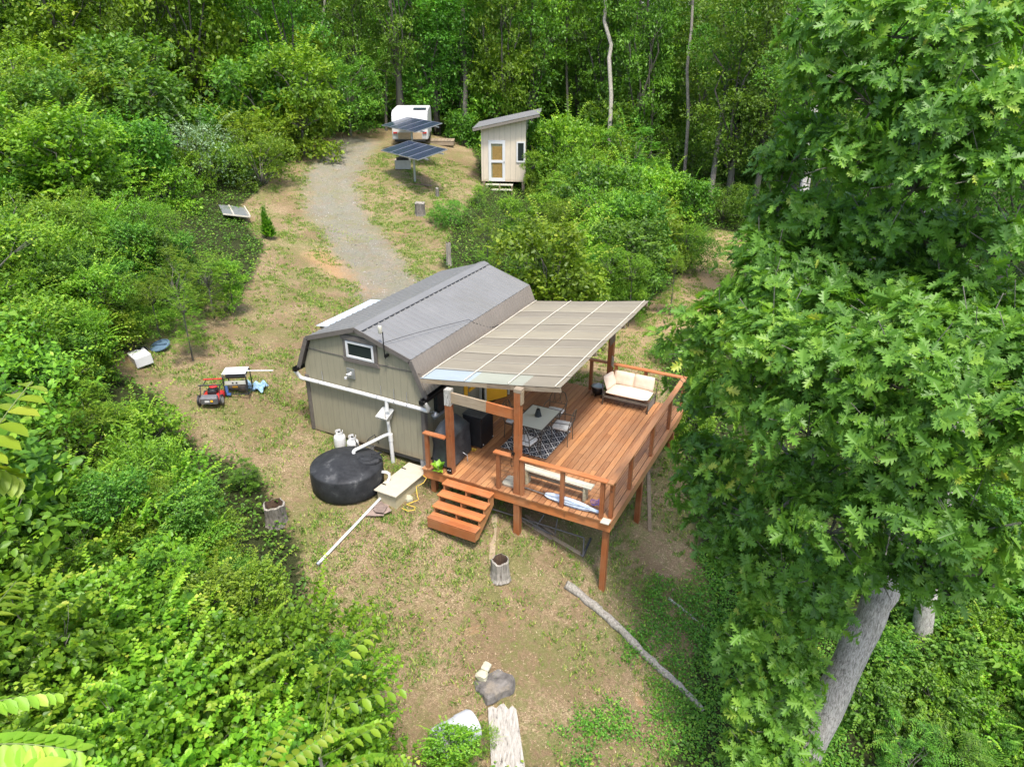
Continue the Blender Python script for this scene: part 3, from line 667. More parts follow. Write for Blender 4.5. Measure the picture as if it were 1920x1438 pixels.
# PVC collector
mb = MB(); zp = 1.52; yp = -.09
mb.tube([(-W_-.16, -.2, 1.75), (-W_-.16, -.12, 1.62), (-W_-.12, yp, zp+.01), (-W_+.02, yp, zp)], .052, 12)
mb.tube([(-W_, yp, zp+.005), (-1.9, yp, zp), (-.02, yp, zp-.02), (.13, yp, zp-.02)], .05, 12)
mb.tube([(.07, yp, zp-.025), (.16, yp, zp-.02), (.19, yp-.01, zp+.05), (.17, -.22, 1.77)], .056, 12)
pipe = mb.build('collector_pipe', MAT['pvc'], shed, smooth=True)
mb = MB()
for xx in (-3.15, -1.32, -.80, -.42): mb.tube([(xx, yp+.0, zp), (xx+.02, yp, zp)], .059, 12, tone=.5)
for xx in (-3.1, -1.25, -.86, -.48): mb.tube([(xx, -.012, zp+.30), (xx, -.02, zp+.05)], .008, 5)
build_each(mb, 'pipe_strap', MAT['galv'], shed)
mb = MB(); xt = -1.04
mb.tube([(xt, yp, zp), (xt, yp, zp-.12), (xt, yp-.02, zp-.30)], .052, 12); mb.tube([(xt, yp-.02, 1.10), (xt+.01, yp, .60), (xt+.03, yp, .48)], .044, 12)
mb.tube([(xt+.03, yp, .56), (xt+.035, yp, .36)], .062, 12); mb.tube([(xt+.03, yp, .48), (xt+.05, yp, -.32)], .052, 12)
mb.tube([(xt+.02, yp, .57), (xt-.10, yp-.12, .52)], .045, 10)
mb.tube([(xt-.08, yp-.10, .53), (-1.42, -.92, .44), (-1.44, -.95, .43)], .042, 10); mb.tube([(-1.42, -.92, .45), (-1.455, -.985, .42), (-1.46, -1.0, .34), (-1.46, -1.0, .27)], .046, 10)
mb.build('downpipe', MAT['pvc'], shed, smooth=True)
mb = MB(); hz = 1.22
mb.prism([(xt-.16, -.36, 1.14), (xt+.16, -.36, 1.14), (xt+.16, -.36, 1.12), (xt+.07, -.20, .98), (xt-.07, -.20, .98), (xt-.16, -.36, 1.12)], (0, .014, 0))
for s in (-1, 1): mb.prism([(xt+s*.16, -.36, 1.145), (xt+s*.16, -.05, 1.26), (xt+s*.07, -.05, 1.0), (xt+s*.07, -.2, .97), (xt+s*.155, -.36, 1.115)], (s*.012, 0, 0))
mb.prism([(xt-.16, -.055, 1.27), (xt+.16, -.055, 1.27), (xt+.07, -.055, .98), (xt-.07, -.055, .98)], (0, .012, 0))
mb.build('rain_head', MAT['pvc'], shed)
# right wall: door, dark window, lamp, step
mb = MB(); mb.b2(.004, 2.75, .45, .03, 3.70, 1.86); dr = mb.build('door', MAT['black'], shed)
mb = MB(); mb.box((.34, 3.05, 1.15), (.045, .66, 1.40), rz=-.55); sdn = mb.build('open_door', MAT['yellow'], shed, bevel=.004)
mb = MB(); mb.box((.22, 2.62, 1.15), (.07, .05, 1.42), rz=-.55); mb.box((.47, 3.50, 1.15), (.06, .06, 1.42), rz=-.55); mb.b2(.004, 2.66, .45, .05, 2.74, 1.88); mb.b2(.004, 3.72, .45, .06, 3.80, 1.88); build_each(mb, 'frame', MAT['creamw'], sdn)
mb = MB(); mb.b2(.004, 1.86, .75, .028, 2.02, 1.85); mb.b2(.004, 2.1, 1.0, .028, 2.6, 1.1); mb.build('yellow_panel', MAT['yellow'], shed)
mb = MB(); mb.b2(.004, .42, 1.10, .05, .98, 1.72); w2 = mb.build('side_window', MAT['pane'], shed)
mb = MB(); mb.b2(.004, .34, 1.03, .07, 1.06, 1.095); mb.build('sill', MAT['galv'], w2)
mb = MB(); mb.tube([(.01, .22, 1.28), (.12, .22, 1.32)], .02, 8); mb.lathe([(.03, .07), (.035, .05), (.10, 0), (.105, -.03), (.10, -.03)], (.17, .22, 1.26), 14); mb.build('wall_lamp', MAT['galv'], shed, smooth=True)
mb = MB()
for xx, yy in ((-.12, .12), (-3.5, .14), (-1.8, .14), (-.12, 3), (-.12, 6.0), (-3.5, 6.0)):
    g_ = g1(xx, yy); mb.b2(xx-.1, yy-.1, g_-.1, xx+.1, yy+.1, -.002)
build_each(mb, 'block_pier', MAT['conc'], shed, bevel=.01)
mb = MB(); mb.b2(-W_+.03, .06, -.14, -.03, .10, -.004); mb.b2(-W_+.03, L_-.10, -.14, -.03, L_-.06, -.004); build_each(mb, 'skid', MAT['trim'], shed)
# translucent awning off the far eave
mb = MB(); o1 = Vector(on_z(588, 610, 2.42)); e1 = Vector(on_z(699, 563, 2.42)); ix = -3.52
mb.corr((ix, o1.y, 2.50), (0, e1.y-o1.y, 0), ((o1.x+e1.x)/2-ix, 0, -.08), .076, .008, 'sine', 6, nb=2); mb.build('awning', MAT['clear'], shed, smooth=True)
mb = MB(); ox = (o1.x+e1.x)/2
for yy in (o1.y+.1, e1.y-.1): mb.beam((-W_-.12, yy, 2.42), (ox+.06, yy, 2.36), .05, .08); mb.beam((ox+.12, yy, 2.31), (ox+.12, yy, g1(ox+.12, yy)), .06, .06)
build_each(mb, 'awning_frame', MAT['raw'], shed)
# antenna and its cable
an = thing('antenna_mast', 'thin black mast with a small cream sensor head clamped to the gable rake', 'antenna', (-.93, -.14, 2.72))
mb = MB(); mb.tube([(0, 0, -.06), (-.01, -.02, .10), (-.02, -.01, .62)], .013, 8); mb.b2(-.03, -.01, -.03, .03, .1, .03); mb.build('mast', MAT['blackm'], an)
mb = MB(); mb.lathe([(.03, 0), (.05, .03), (.045, .12), (.052, .16), (.04, .19), (.01, .20)], (-.10, .0, .56), 12); mb.tube([(-.02, 0, .60), (-.08, 0, .60)], .01, 6); mb.build('sensor_head', MAT['creamw'], an, smooth=True)
cb = MB(); pts = []
for i in range(24):
    t = i/23; xx = -1.0+.98*t; yy = -.12+4.0*t**1.2
    rz_ = 3.29-(abs(xx+W_/2))*.322 if xx < -.27 else 2.74-(xx+.27)*2.4
    pts.append((xx, yy, max(rz_, 2.30)+.015+.12*math.sin(math.pi*t)*(1-t)))
cb.tube(pts, .007, 5); tag(cb.build('antenna_cable', MAT['black']), 'thin black cable drooping across the grey roof from the mast', 'cable')
# ------------------------------------------------------------------ patio cover
pc = thing('patio_cover', 'translucent tan corrugated patio roof on rough posts leaning against the shed', 'patio roof', (1.0, 0, .25))
def L2(o): return (o[0]-1.0, o[1], o[2]-.25)
FL, FR = Vector(on_y(788, 709, -.38)), Vector(on_y(1051, 726, -.38)); BR, BL = Vector((3.52, 6.25, 2.84)), Vector((-.03, 6.25, 2.27))
def rp(s, t, dz=0):  # s across from shed, t along
    p = FL.lerp(FR, s).lerp(BL.lerp(BR, s), t); sag = -.05*math.sin(math.pi*min(1, s))*(1-t)**3*.6
    return Vector((p.x, p.y, p.z+sag+dz+.012*math.sin(9*t+4*s)))-Vector((1.0, 0, .25))
nrow = 11
tones = [.90, .45, .3, .62, .25, .7, .4, .55, .2, .6, .35]
for k in range(nrow):
    t0 = k/nrow; t1 = (k+1)/nrow+.012; mb = MB(); nr = 30; ns = 8; vs = []
    for i in range(nr+1):
        t = t0+(t1-t0)*i/nr
        for j in range(ns+1): vs.append(rp(j/ns, min(t, 1.004), .012*math.sin(i/nr*2*math.pi*7.5)+(.010 if k % 2 else 0)))
    for i in range(nr):
        for j in range(ns):
            tn = tones[k]
            if k == 0: tn = (1.0 if j < 3 else .87 if j < 6 else .3)
            mb.add([vs[i*(ns+1)+j], vs[i*(ns+1)+j+1], vs[(i+1)*(ns+1)+j+1], vs[(i+1)*(ns+1)+j]], [(0, 1, 2, 3)], 0, tn)
    mb.build('roof_panel', MAT['fibre'], pc, recalc=False)
mb = MB()
for s in (.015, .335, .65, .965):
    mb.tube([rp(s, t/14+.0, .026) for t in range(15)], .013, 6, tone=.5)
build_each(mb, 'purlin_strip', MAT['purlin'], pc, smooth=True)
mb = MB()
for k in range(1, nrow): mb.tube([rp(s/8, k/nrow+.006, .022) for s in range(9)], .003, 5, tone=.5)
build_each(mb, 'lap_strip', MAT['purlin'], pc, smooth=True)
mb = MB()
for t in (.004, .34, .67, .985):
    q = [rp(s/6, t, -.07) for s in range(7)]
    mb = MB()
    for a, b in zip(q[:-1], q[1:]): mb.beam(a, b, .04, .10)
    mb.build('rafter', MAT['raw'], pc)
def vpost(x, y, z0, z1, d, mats=('post',), name='post', par=pc, rot=0):
    mb = MB(); mb.box((x-1.0, y, (z0+z1)/2-.25), (d, d, z1-z0), rot); return mb.build(name, MAT[mats[0]], par, bevel=.008)
vpost(1.03, -.50, .24, 2.42, .15); vpost(2.80, -.53, g1(2.8, -.53)-.1, 2.86, .15); vpost(2.87, 5.2, g1(2.87, 5.2)-.1, 2.68, .15)
mb = MB(); mb.b2(.951-1, -.579, 2.06-.25, 1.109-1, -.421, 2.46-.25); mb.build('weathered_post_top', MAT['barkpale'], pc, bevel=.006)
mb = MB(); mb.b2(2.88-1, -.60, 2.52-.25, 2.905-1, -.46, 2.84-.25); mb.b2(2.72-1, -.61, 2.80-.25, 2.90-1, -.45, 2.89-.25); build_each(mb, 'post_cap_block', MAT['raw'], pc, bevel=.006)
mb = MB(); mb.beam((1.10-1, -.50, 2.26-.25), (2.0-1, -.50, 2.24-.25), .05, .26); mb.build('cross_beam', MAT['raw'], pc, bevel=.006, label='cross beam end weathered grey')
mb = MB(); mb.beam((2.0-1, -.50, 2.24-.25), (2.73-1, -.50, 2.22-.25), .05, .26); mb.build('cross_beam', MAT['deckx'], pc, bevel=.006, label='cross beam end stained orange')
mb = MB(); mb.tube([L2((2.70, -.60, 1.55)), L2((2.66, -.60, 1.0)), L2((2.70, -.62, .96))], .008, 5); mb.b2(2.70-1, -.65, 1.28-.25, 2.76-1, -.605, 1.34-.25); mb.b2(.97-1, -.60, .28-.25, 1.09-1, -.577, .43-.25); build_each(mb, 'bracket', MAT['blackm'], pc)
mb = MB()
for xx in (1.0, 1.06): mb.lathe([(.012, 0), (.012, .01)], (xx-1, -.602, .36-.25), 8)
build_each(mb, 'bolt_head', MAT['white'], pc)
mb = MB(); mb.prism([L2((2.83, 5.11, 2.5)), L2((2.99, 5.11, 2.35)), L2((2.99, 5.11, 1.95)), L2((2.86, 5.11, 1.75))], (0, -.03, 0)); mb.prism([L2((2.94, 5.11, 1.5)), L2((3.0, 5.11, 1.4)), L2((2.99, 5.11, 1.15)), L2((2.93, 5.11, 1.2))], (0, -.03, 0)); build_each(mb, 'peeled_bark_strip', MAT['bonewood'], pc)
# ------------------------------------------------------------------ deck
dk = thing('wooden_deck', 'orange stained wooden deck with cable railing raised on posts beside the shed', 'deck', (2.6, 2.3, 0))
def D(x, y, z): return (x-2.6, y-2.3, z)
X0, X1, Y0, Y1, ZD = .30, 5.08, -.66, 5.32, .253
mb = MB(); x = X0
while x < X1-.02:
    br = sorted([rnd.uniform(Y0+1, Y1-1) for _ in range(rnd.choice((1, 1, 2)))]); ys = [Y0+rnd.uniform(-.012, .012)]+br+[Y1]
    xw = min(.133, X1-x)
    for a, b in zip(ys[:-1], ys[1:]): mb.b2(x-2.6, a-2.3+.003, ZD-.030, x+xw-2.6, b-2.3-.003, ZD+rnd.uniform(-.002, .002))
    x += .146
mb.build('floor_boards', MAT['deck'], dk)
mb = MB(); mb.b2(X0-2.6, -.62-2.3, -.02, X1-2.6-.02, -.58-2.3, .218); mb.b2(X0-2.6, Y1-.08-2.3, -.02, X1-2.6-.02, Y1-.04-2.3, .218); build_each(mb, 'rim_joist', MAT['deckx'], dk, bevel=.004)
mb = MB(); mb.b2(X1-.06-2.6, -.575-2.3, -.02, X1-.02-2.6, Y1-.085-2.3, .218); mb.b2(X0-2.6, -.575-2.3, -.02, X0+.04-2.6, Y1-.085-2.3, .218); build_each(mb, 'side_joist', MAT['deck'], dk, bevel=.004)
mb = MB()
for i in range(1, 11): xx = X0+.04+i*.42; mb.b2(xx-2.6, -.57-2.3, -.01, xx+.038-2.6, Y1-.09-2.3, .218)
build_each(mb, 'joist', MAT['raw'], dk)
for xx, yy in ((4.93, -.47), (4.93, 1.95), (4.93, 4.7), (2.0, 2.3), (.5, -.45)):
    mb = MB(); mb.b2(xx-.065-2.6, yy-.065-2.3, g1(xx, yy)-.15, xx+.065-2.6, yy+.065-2.3, -.012 if xx > 3 else -.03); mb.build('support_post', MAT['post'], dk, bevel=.006)
mb = MB(); mb.b2(4.87-2.6, -.75-2.3, ZD+.004, 5.06-2.6, -.56-2.3, ZD+.03); mb.build('corner_board', MAT['creamw'], dk, bevel=.004)
ZR = 1.20
def rpost(x, y, z1=ZR-.02, w=.088):
    mb = MB(); mb.b2(x-w/2-2.6, y-w/2-2.3, ZD+.002, x+w/2-2.6, y+w/2-2.3, z1); mb.build('rail_post', MAT['post'], dk, bevel=.004)
for xx in (.42, 2.33, 2.93, 3.90, 4.82): rpost(xx, -.56)
for yy in (-.45, .78, 2.40, 3.92, 5.22): rpost(5.0, yy)
for xx in (2.30, 3.04, 3.92): rpost(xx, 5.22)
def cap(x0, y0, x1, y1, mat, name='top_rail'):
    mb = MB(); mb.b2(x0-2.6, y0-2.3, ZR-.018, x1-2.6, y1-2.3, ZR+.020); mb.build(name, MAT[mat], dk, bevel=.005)
cap(.34, -.63, .945, -.49, 'deckx'); cap(2.22, -.63, 2.72, -.49, 'deckx'); cap(2.88, -.63, 4.925, -.49, 'deckx'); cap(4.93, -.63, 5.07, 5.145, 'deck'); cap(2.22, 5.15, 2.79, 5.29, 'deckx'); cap(2.95, 5.15, 5.07, 5.29, 'deckx')
def cables(a, b):
    for k in range(8):
        z = ZD+.10+k*.10; mb = MB(); mb.tube([D(a[0], a[1], z), D(b[0], b[1], z)], .0028, 5); mb.build('cable', MAT['iron'], dk)
cables((2.33, -.56), (2.72, -.56)); cables((2.93, -.56), (3.9, -.56)); cables((3.9, -.56), (4.82, -.56))
for a, b in zip((-.45, .78, 2.40, 3.92), (.78, 2.40, 3.92, 5.2)): cables((5.0, a), (5.0, b))
cables((2.30, 5.22), (2.8, 5.22)); cables((3.04, 5.22), (5.0, 5.22))
st = MB(); tr_pts = []
for k, (u, v, z) in enumerate(((918, 928, .17), (908, 950, -.005), (899, 972, -.18), (892, 992, -.355))):
    p = on_z(u, v, z); tr_pts.append((p[0], p[1], z))
for k, (xr, yf, z) in enumerate(tr_pts):
    mb = MB(); yf = -.90-k*.225
    mb.b2(1.0-2.6, yf-2.3, z-.035, 2.28-2.6, yf+.134-2.3, z); mb.b2(1.0-2.6, yf+.140-2.3, z-.035, 2.28-2.6, yf+.262-2.3 if k else yf+.235-2.3, z, tone=.5); mb.build('stair_tread', MAT['deckx'], dk, bevel=.005)
mb = MB()
for xx in (1.03, 1.62, 2.215):
    q = [D(xx, -.66, .133)]
    for k in range(4):
        yf = -.90-k*.225; z = .17-.175*k-.037; q.append(D(xx, yf+.02, z))
        if k < 3: q.append(D(xx, yf+.02, z-.175))
    q += [D(xx, -1.555, -.62), D(xx, -1.40, -.66), D(xx, -.66, -.18)]
    mb.prism(q, (.036, 0, 0))
build_each(mb, 'stair_stringer', MAT['deck'], dk, bevel=.003)
mb = MB(); mb.b2(1.01-2.6, -1.577-2.3, -.62, 2.27-2.6, -1.557-2.3, -.393); mb.build('bottom_riser', MAT['deckx'], dk, bevel=.004)
mb = MB(); x = .33
while x < .85: mb.b2(x-2.6, 1.75-2.3, .40, x+.137-2.6, 5.25-2.3, .43); x += .146
mb.build('door_step_boards', MAT['deck'], dk)
mb = MB(); mb.b2(.34-2.6, 1.77-2.3, ZD+.003, .88-2.6, 1.80-2.3, .397); mb.b2(.86-2.6, 1.80-2.3, ZD+.003, .89-2.6, 5.22-2.3, .397); build_each(mb, 'door_step_riser', MAT['deck'], dk)
# ------------------------------------------------------------------ things on the deck
gr = thing('covered_grill', 'barbecue grill under a sagging black cover in the deck corner by the shed', 'grill', (.72, .05, ZD), .05)
mb = MB(); mb.v = []
def loft(mb, rings, m=0, tone=.5):
    n = len(rings[0]); vs = [p for r in rings for p in r]
    fs = [(i*n+j, i*n+(j+1) % n, (i+1)*n+(j+1) % n, (i+1)*n+j) for i in range(len(rings)-1) for j in range(n)]
    fs += [tuple(range(n-1, -1, -1)), tuple((len(rings)-1)*n+j for j in range(n))]
    mb.add(vs, fs, m, tone)
def rrect(cx, cy, sx, sy, z, r=.08, n=6, wob=0):
    out = []
    for q, (a, b) in enumerate(((1, 1), (-1, 1), (-1, -1), (1, -1))):
        for i in range(n):
            an_ = math.pi/2*(q+i/(n-1)); w = wob*math.sin(7*an_+z*9)
            out.append((cx+a*(sx/2-r)+r*math.cos(an_)+w*math.cos(an_), cy+b*(sy/2-r)+r*math.sin(an_)+w*math.sin(an_), z))
    return out
loft(mb, [rrect(0, 0, .56, 1.0, .07, .05, wob=.015), rrect(0, 0, .54, .98, .30, .06, wob=.02), rrect(0, 0, .50, .96, .62, .07, wob=.02), rrect(0, 0, .52, 1.0, .80, .07, wob=.012), rrect(0, 0, .50, .82, .90, .1, wob=.01), rrect(0, 0, .42, .62, 1.04, .14), rrect(.0, 0, .26, .5, 1.12, .12), rrect(0, 0, .1, .36, 1.14, .05)])
mb.build('cover', MAT['grillc'], gr, smooth=True)
mb = MB()
for a, b in ((-.2, -.42), (.2, -.42), (-.2, .42), (.2, .42)): mb.tube([(a-.02, b, .045), (a+.02, b, .045)], .045, 10)
build_each(mb, 'wheel', MAT['black'], gr)
fr = thing('black_cabinet', 'black steel cabinet with a dusty top standing on the deck beside the grill', 'cabinet', (.88, 1.06, ZD+.0))
mb = MB(); mb.b2(-.27, -.30, .03, .27, .30, .86); mb.build('body', MAT['blackm'], fr, bevel=.01)
mb = MB(); mb.b2(-.28, -.31, .862, .28, .31, .885); mb.build('top', simple('dusty black top', (.05, .052, .045), .7, .5, 5, dirt=(.12, .12, .09)), fr, bevel=.006)
mb = MB(); mb.b2(-.25, -.325, .05, .25, -.303, .845); mb.build('door', MAT['black'], fr, bevel=.006)
mb = MB(); mb.lathe([(.012, 0), (.012, .02)], (.285, -.25, .10), 8); mb.lathe([(.012, 0), (.012, .02)], (.285, .25, .10), 8); build_each(mb, 'screw', MAT['white'], fr)
mb = MB()
for a, b in ((-.22, -.25), (.22, -.25), (-.22, .25), (.22, .25)): mb.lathe([(.02, 0), (.02, .03)], (a, b, 0), 8)
build_each(mb, 'foot', MAT['blackm'], fr)
mb = MB(); mb.b2(1.52, 1.06, ZD+.003, 2.77, 2.62, ZD+.012); tag(mb.build('patterned_rug', MAT['rug']), 'black and white trellis patterned rug under the patio dining set', 'rug')
tb = thing('patio_table', 'rectangular frosted glass patio table with bronze iron frame on the rug', 'table', (2.22, 1.70, ZD+.012))
mb = MB(); mb.b2(-.38, -.55, .715, .38, .55, .725); mb.build('glass_top', MAT['tableglass'], tb)
mb = MB()
for p, q in (((-.4, -.57, .715), (.4, -.57, .715)), ((.4, -.57, .715), (.4, .57, .715)), ((.4, .57, .715), (-.4, .57, .715)), ((-.4, .57, .715), (-.4, -.57, .715))):
    mb.tube([p, q], .013, 7); p2 = (p[0], p[1], .60); q2 = (q[0], q[1], .60); mb.tube([p2, q2], .009, 6)
    for i in range(9):
        a = Vector(p2).lerp(Vector(q2), i/9); b = Vector(p2).lerp(Vector(q2), (i+1)/9); mb.tube([a, (a+b)/2+Vector((0, 0, .10)), b], .005, 5)
mb.build('apron_frame', MAT['iron'], tb)
for a in (-1, 1):
    for b in (-1, 1): mb = MB(); mb.tube([(a*.39, b*.56, .71), (a*.36, b*.53, .4), (a*.33, b*.5, .15), (a*.40, b*.57, 0)], .012, 7); mb.build('leg', MAT['iron'], tb)
def chair(x, y, rz, label, pillow):
    c = thing('patio_chair', label, 'chair', (x, y, ZD+.012), rz, 'bronze iron chairs round the patio table')
    mb = MB()
    mb.tube([(-.22, .22, .0), (-.22, .20, .42), (-.24, .27, .72), (-.17, .30, .90), (0, .31, .95), (.17, .30, .90), (.24, .27, .72), (.22, .20, .42), (.22, .22, 0)], .011, 7)
    for k in range(5):
        xx = -.16+k*.08; mb.tube([(xx, .28, .60), (xx+.05*(-1)**k, .295, .74), (xx, .30, .90)], .006, 5)
    mb.tube([(-.23, .25, .60), (.23, .25, .60)], .008, 6); mb.build('backrest', MAT['iron'], c, smooth=True)
    mb = MB()
    for s in (-1, 1): mb.tube([(s*.24, .25, .66), (s*.27, .0, .66), (s*.25, -.22, .62), (s*.22, -.22, .42)], .011, 7)
    mb.build('armrest', MAT['iron'], c, smooth=True)
    mb = MB(); mb.tube([(-.22, -.22, .42), (.22, -.22, .42), (.22, .2, .42), (-.22, .2, .42), (-.22, -.22, .42)], .011, 7)
    for k in range(6): mb.tube([(-.2+k*.08, -.22, .42), (-.2+k*.08, .2, .42)], .005, 5)
    mb.build('seat', MAT['iron'], c)
    for s in (-1, 1): mb = MB(); mb.tube([(s*.22, -.22, .42), (s*.20, -.2, .2), (s*.24, -.25, 0)], .011, 7); mb.build('leg', MAT['iron'], c)
    if pillow:
        mb = MB(); loft(mb, [rrect(0, -.01, .38, .38, .432, .05), rrect(0, -.01, .43, .42, .455, .06), rrect(0, -.01, .42, .41, .49, .06), rrect(0, -.01, .30, .30, .51, .06)]); mb.build('cushion', simple('pale floral cushion', (.62, .61, .57), .9, .22, 14, dirt=(.42, .33, .2)), c, smooth=True)
chair(2.30, 2.62, 0.05, 'iron patio chair with bare backrest at the far end of the glass table', True)
chair(1.60, 1.75, math.pi/2, 'iron patio chair behind the glass table, nearest the shed wall', True)
chair(2.78, 2.02, -math.pi/2+.1, 'iron patio chair with white cushion on the open deck side of the table', True)
chair(2.30, .92, math.pi-.1, 'iron patio chair with white floral cushion on the stair side of the table', True)
ln = thing('lantern', 'small black tapered lantern standing on the frosted glass table', 'lantern', (2.22, 1.76, ZD+.739))
mb = MB(); mb.lathe([(.095, 0), (.10, .01), (.095, .02), (.055, .17), (.06, .175)], (0, 0, 0), 6); mb.build('body', MAT['black'], ln)
mb = MB(); mb.lathe([(.045, .176), (.04, .20), (.01, .21)], (0, 0, 0), 6); mb.tube([(-.03, 0, .20), (-.02, 0, .24), (.02, 0, .24), (.03, 0, .20)], .004, 5); mb.build('lid', MAT['blackm'], ln)
sf = thing('cushioned_loveseat', 'cream cushioned loveseat with one arm pillow at the back railing', 'loveseat', (3.62, 4.84, ZD+.002), 0)
def cushion(mb, c, d, rx=0, ry=0, rz=0):
    M = Matrix.Rotation(rz, 3, 'Z') @ Matrix.Rotation(ry, 3, 'Y') @ Matrix.Rotation(rx, 3, 'X'); n = 10
    vs = []; 
    for sgn in (1, -1):
        for i in range(n+1):
            for j in range(n+1):
                a = -1+2*i/n; b = -1+2*j/n; h = (max(0, (1-abs(a)**3.2)*(1-abs(b)**3.2)))**.4
                tuft = sum(math.exp(-((a-ta)**2+(b-tb_)**2)/.03) for ta in (-.45, .45) for tb_ in (0,))*.28 if sgn > 0 else 0
                vs.append(M @ Vector((a*d[0]/2*(1-.03*b*b), b*d[1]/2*(1-.03*a*a), sgn*d[2]/2*(h-tuft*.6)))+Vector(c))
    k = (n+1)**2; fs = []
    for i in range(n):
        for j in range(n):
            q = i*(n+1)+j; fs.append((q, q+n+1, q+n+2, q+1)); fs.append((k+q, k+q+1, k+q+n+2, k+q+n+1))
    mb.add(vs, fs, 0, .5)
mb = MB(); cushion(mb, (0, -.06, .38), (1.22, .62, .17)); mb.build('seat_cushion', MAT['cream'], sf, smooth=True)
for s in (-1, 1): mb = MB(); cushion(mb, (s*.29, .27, .60), (.60, .42, .17), rx=R(72)); mb.build('back_cushion', MAT['cream'], sf, smooth=True)
mb = MB(); cushion(mb, (-.62, .02, .58), (.50, .42, .16), rx=R(68), rz=R(78)); mb.build('arm_cushion', MAT['cream'], sf, smooth=True)
mb = MB(); mb.tube([(-.66, -.38, .28), (.64, -.38, .28), (.64, .34, .28), (-.66, .34, .28), (-.66, -.38, .28)], .016, 7)
for k in range(7): mb.tube([(-.6+k*.2, -.38, .28), (-.6+k*.2, .34, .28)], .006, 5)
mb.tube([(-.66, .34, .28), (-.68, .40, .72), (.66, .40, .72), (.64, .34, .28)], .014, 7); mb.tube([(-.66, -.38, .28), (-.72, -.3, .62), (-.68, .40, .70)], .014, 7); mb.build('frame', MAT['iron'], sf)
for a, b in ((-.66, -.38), (.64, -.38), (.64, .34), (-.66, .34)): mb = MB(); mb.tube([(a, b, .28), (a, b, 0)], .016, 7); mb.build('leg', MAT['iron'], sf)
mb = MB(); mb.b2(-.64, -.39, .245, .62, -.375, .27); mb.b2(.62, -.36, .03, .63, .33, .27); mb.build('valance', simple('taupe mesh', (.20, .18, .15), .8, .2, 20), sf)
fp = thing('fire_bowl', 'small black pot stove with pale rim on the deck beside the tall corner post', 'pot stove', (2.62, 4.98, ZD+.002))
mb = MB(); mb.lathe([(.12, .05), (.16, .08), (.185, .16), (.18, .24), (.17, .26), (.15, .26), (.14, .20), (.02, .16)], (0, 0, 0), 20); mb.build('bowl', MAT['blackm'], fp, smooth=True)
mb = MB(); mb.lathe([(.175, .262), (.185, .285), (.16, .295), (.15, .27)], (0, 0, 0), 20); mb.build('rim', MAT['galv'], fp, smooth=True)
mb = MB()
for k in range(3): a = k*2.09+.4; mb.tube([(.14*math.cos(a), .14*math.sin(a), .10), (.17*math.cos(a), .17*math.sin(a), 0)], .014, 6)
for s in (-1, 1): mb.tube([(s*.18, -.05, .22), (s*.23, 0, .24), (s*.18, .05, .22)], .010, 6)
mb.build('leg', MAT['blackm'], fp)
bn = thing('cream_bench', 'long narrow cream painted bench behind the front cable railing', 'bench', (3.55, -.10, ZD+.002), -.035)
mb = MB(); mb.box((0, .02, .395), (1.78, .215, .035)); mb.build('seat', MAT['creamw'], bn, bevel=.006)
for s in (-1, 1): mb = MB(); mb.box((s*.72, .02, .19), (.05, .19, .374)); mb.build('leg', MAT['sidebox'], bn, bevel=.004)
mb = MB(); mb.box((0, .02, .25), (1.38, .03, .07)); mb.build('stretcher', MAT['raw'], bn)
mb = MB(); loft(mb, [rrect(2.52, -.25, .36, .34, ZD+.003, .05), rrect(2.52, -.25, .38, .36, ZD+.05, .05), rrect(2.52, -.25, .36, .34, ZD+.08, .05)]); tag(mb.build('board_slab', MAT['creamw']), 'square mossy cream slab lying on the deck behind the post at the stairs', 'slab')
um = thing('folded_umbrella', 'folded pale blue patio umbrella lying along the front railing', 'umbrella', (4.05, -.44, ZD+.075), R(-4))
mb = MB(); rings = []
for i in range(15):
    t = i/14; r = .035+.065*math.sin(math.pi*min(1, t*1.15))**.6*(1-.35*t); x_ = -.62+1.32*t
    rings.append([(x_, r*(1+.25*math.sin(a*6+t*3))*math.cos(a), .85*r*(1+.25*math.sin(a*6+t*3))*math.sin(a)) for a in [2*math.pi*j/20 for j in range(20)]])
loft(mb, rings); mb.build('canopy', simple('pale blue canvas', (.50, .58, .68), .8, .22, 9, dirt=(.22, .25, .3)), um, smooth=True)
mb = MB(); mb.tube([(-1.25, .03, -.035), (-.5, 0, -.01), (.74, 0, 0)], .014, 8); mb.build('pole', MAT['galv'], um)
mb = MB()
for k in range(5): mb.tube([(-.62, .03*math.cos(k), .03*math.sin(k)), (-.70, .09*math.cos(k*1.3), .05*abs(math.sin(k*1.3)))], .005, 4)
mb.tube([(-.1, -.10, .03), (.5, -.06, .05)], .006, 4); build_each(mb, 'rib', MAT['black'], um)
mb = MB()
for k in range(9):
    pts = []
    for i in range(17): a = i/16*6.28*1.1; rr = .10+.03*math.sin(k*2+a*2); pts.append((4.60+rr*math.cos(a+k)+.03*math.sin(k), -.24+rr*math.sin(a+k)*.8, ZD+.03+.02*k*.6+.08*abs(math.sin(a+k*.7))))
    mb.tube(pts, .0045, 4)
tag(mb.build('cord_tangle', MAT['purple']), 'loose tangle of purple cord on the deck beside the folded umbrella', 'cord')
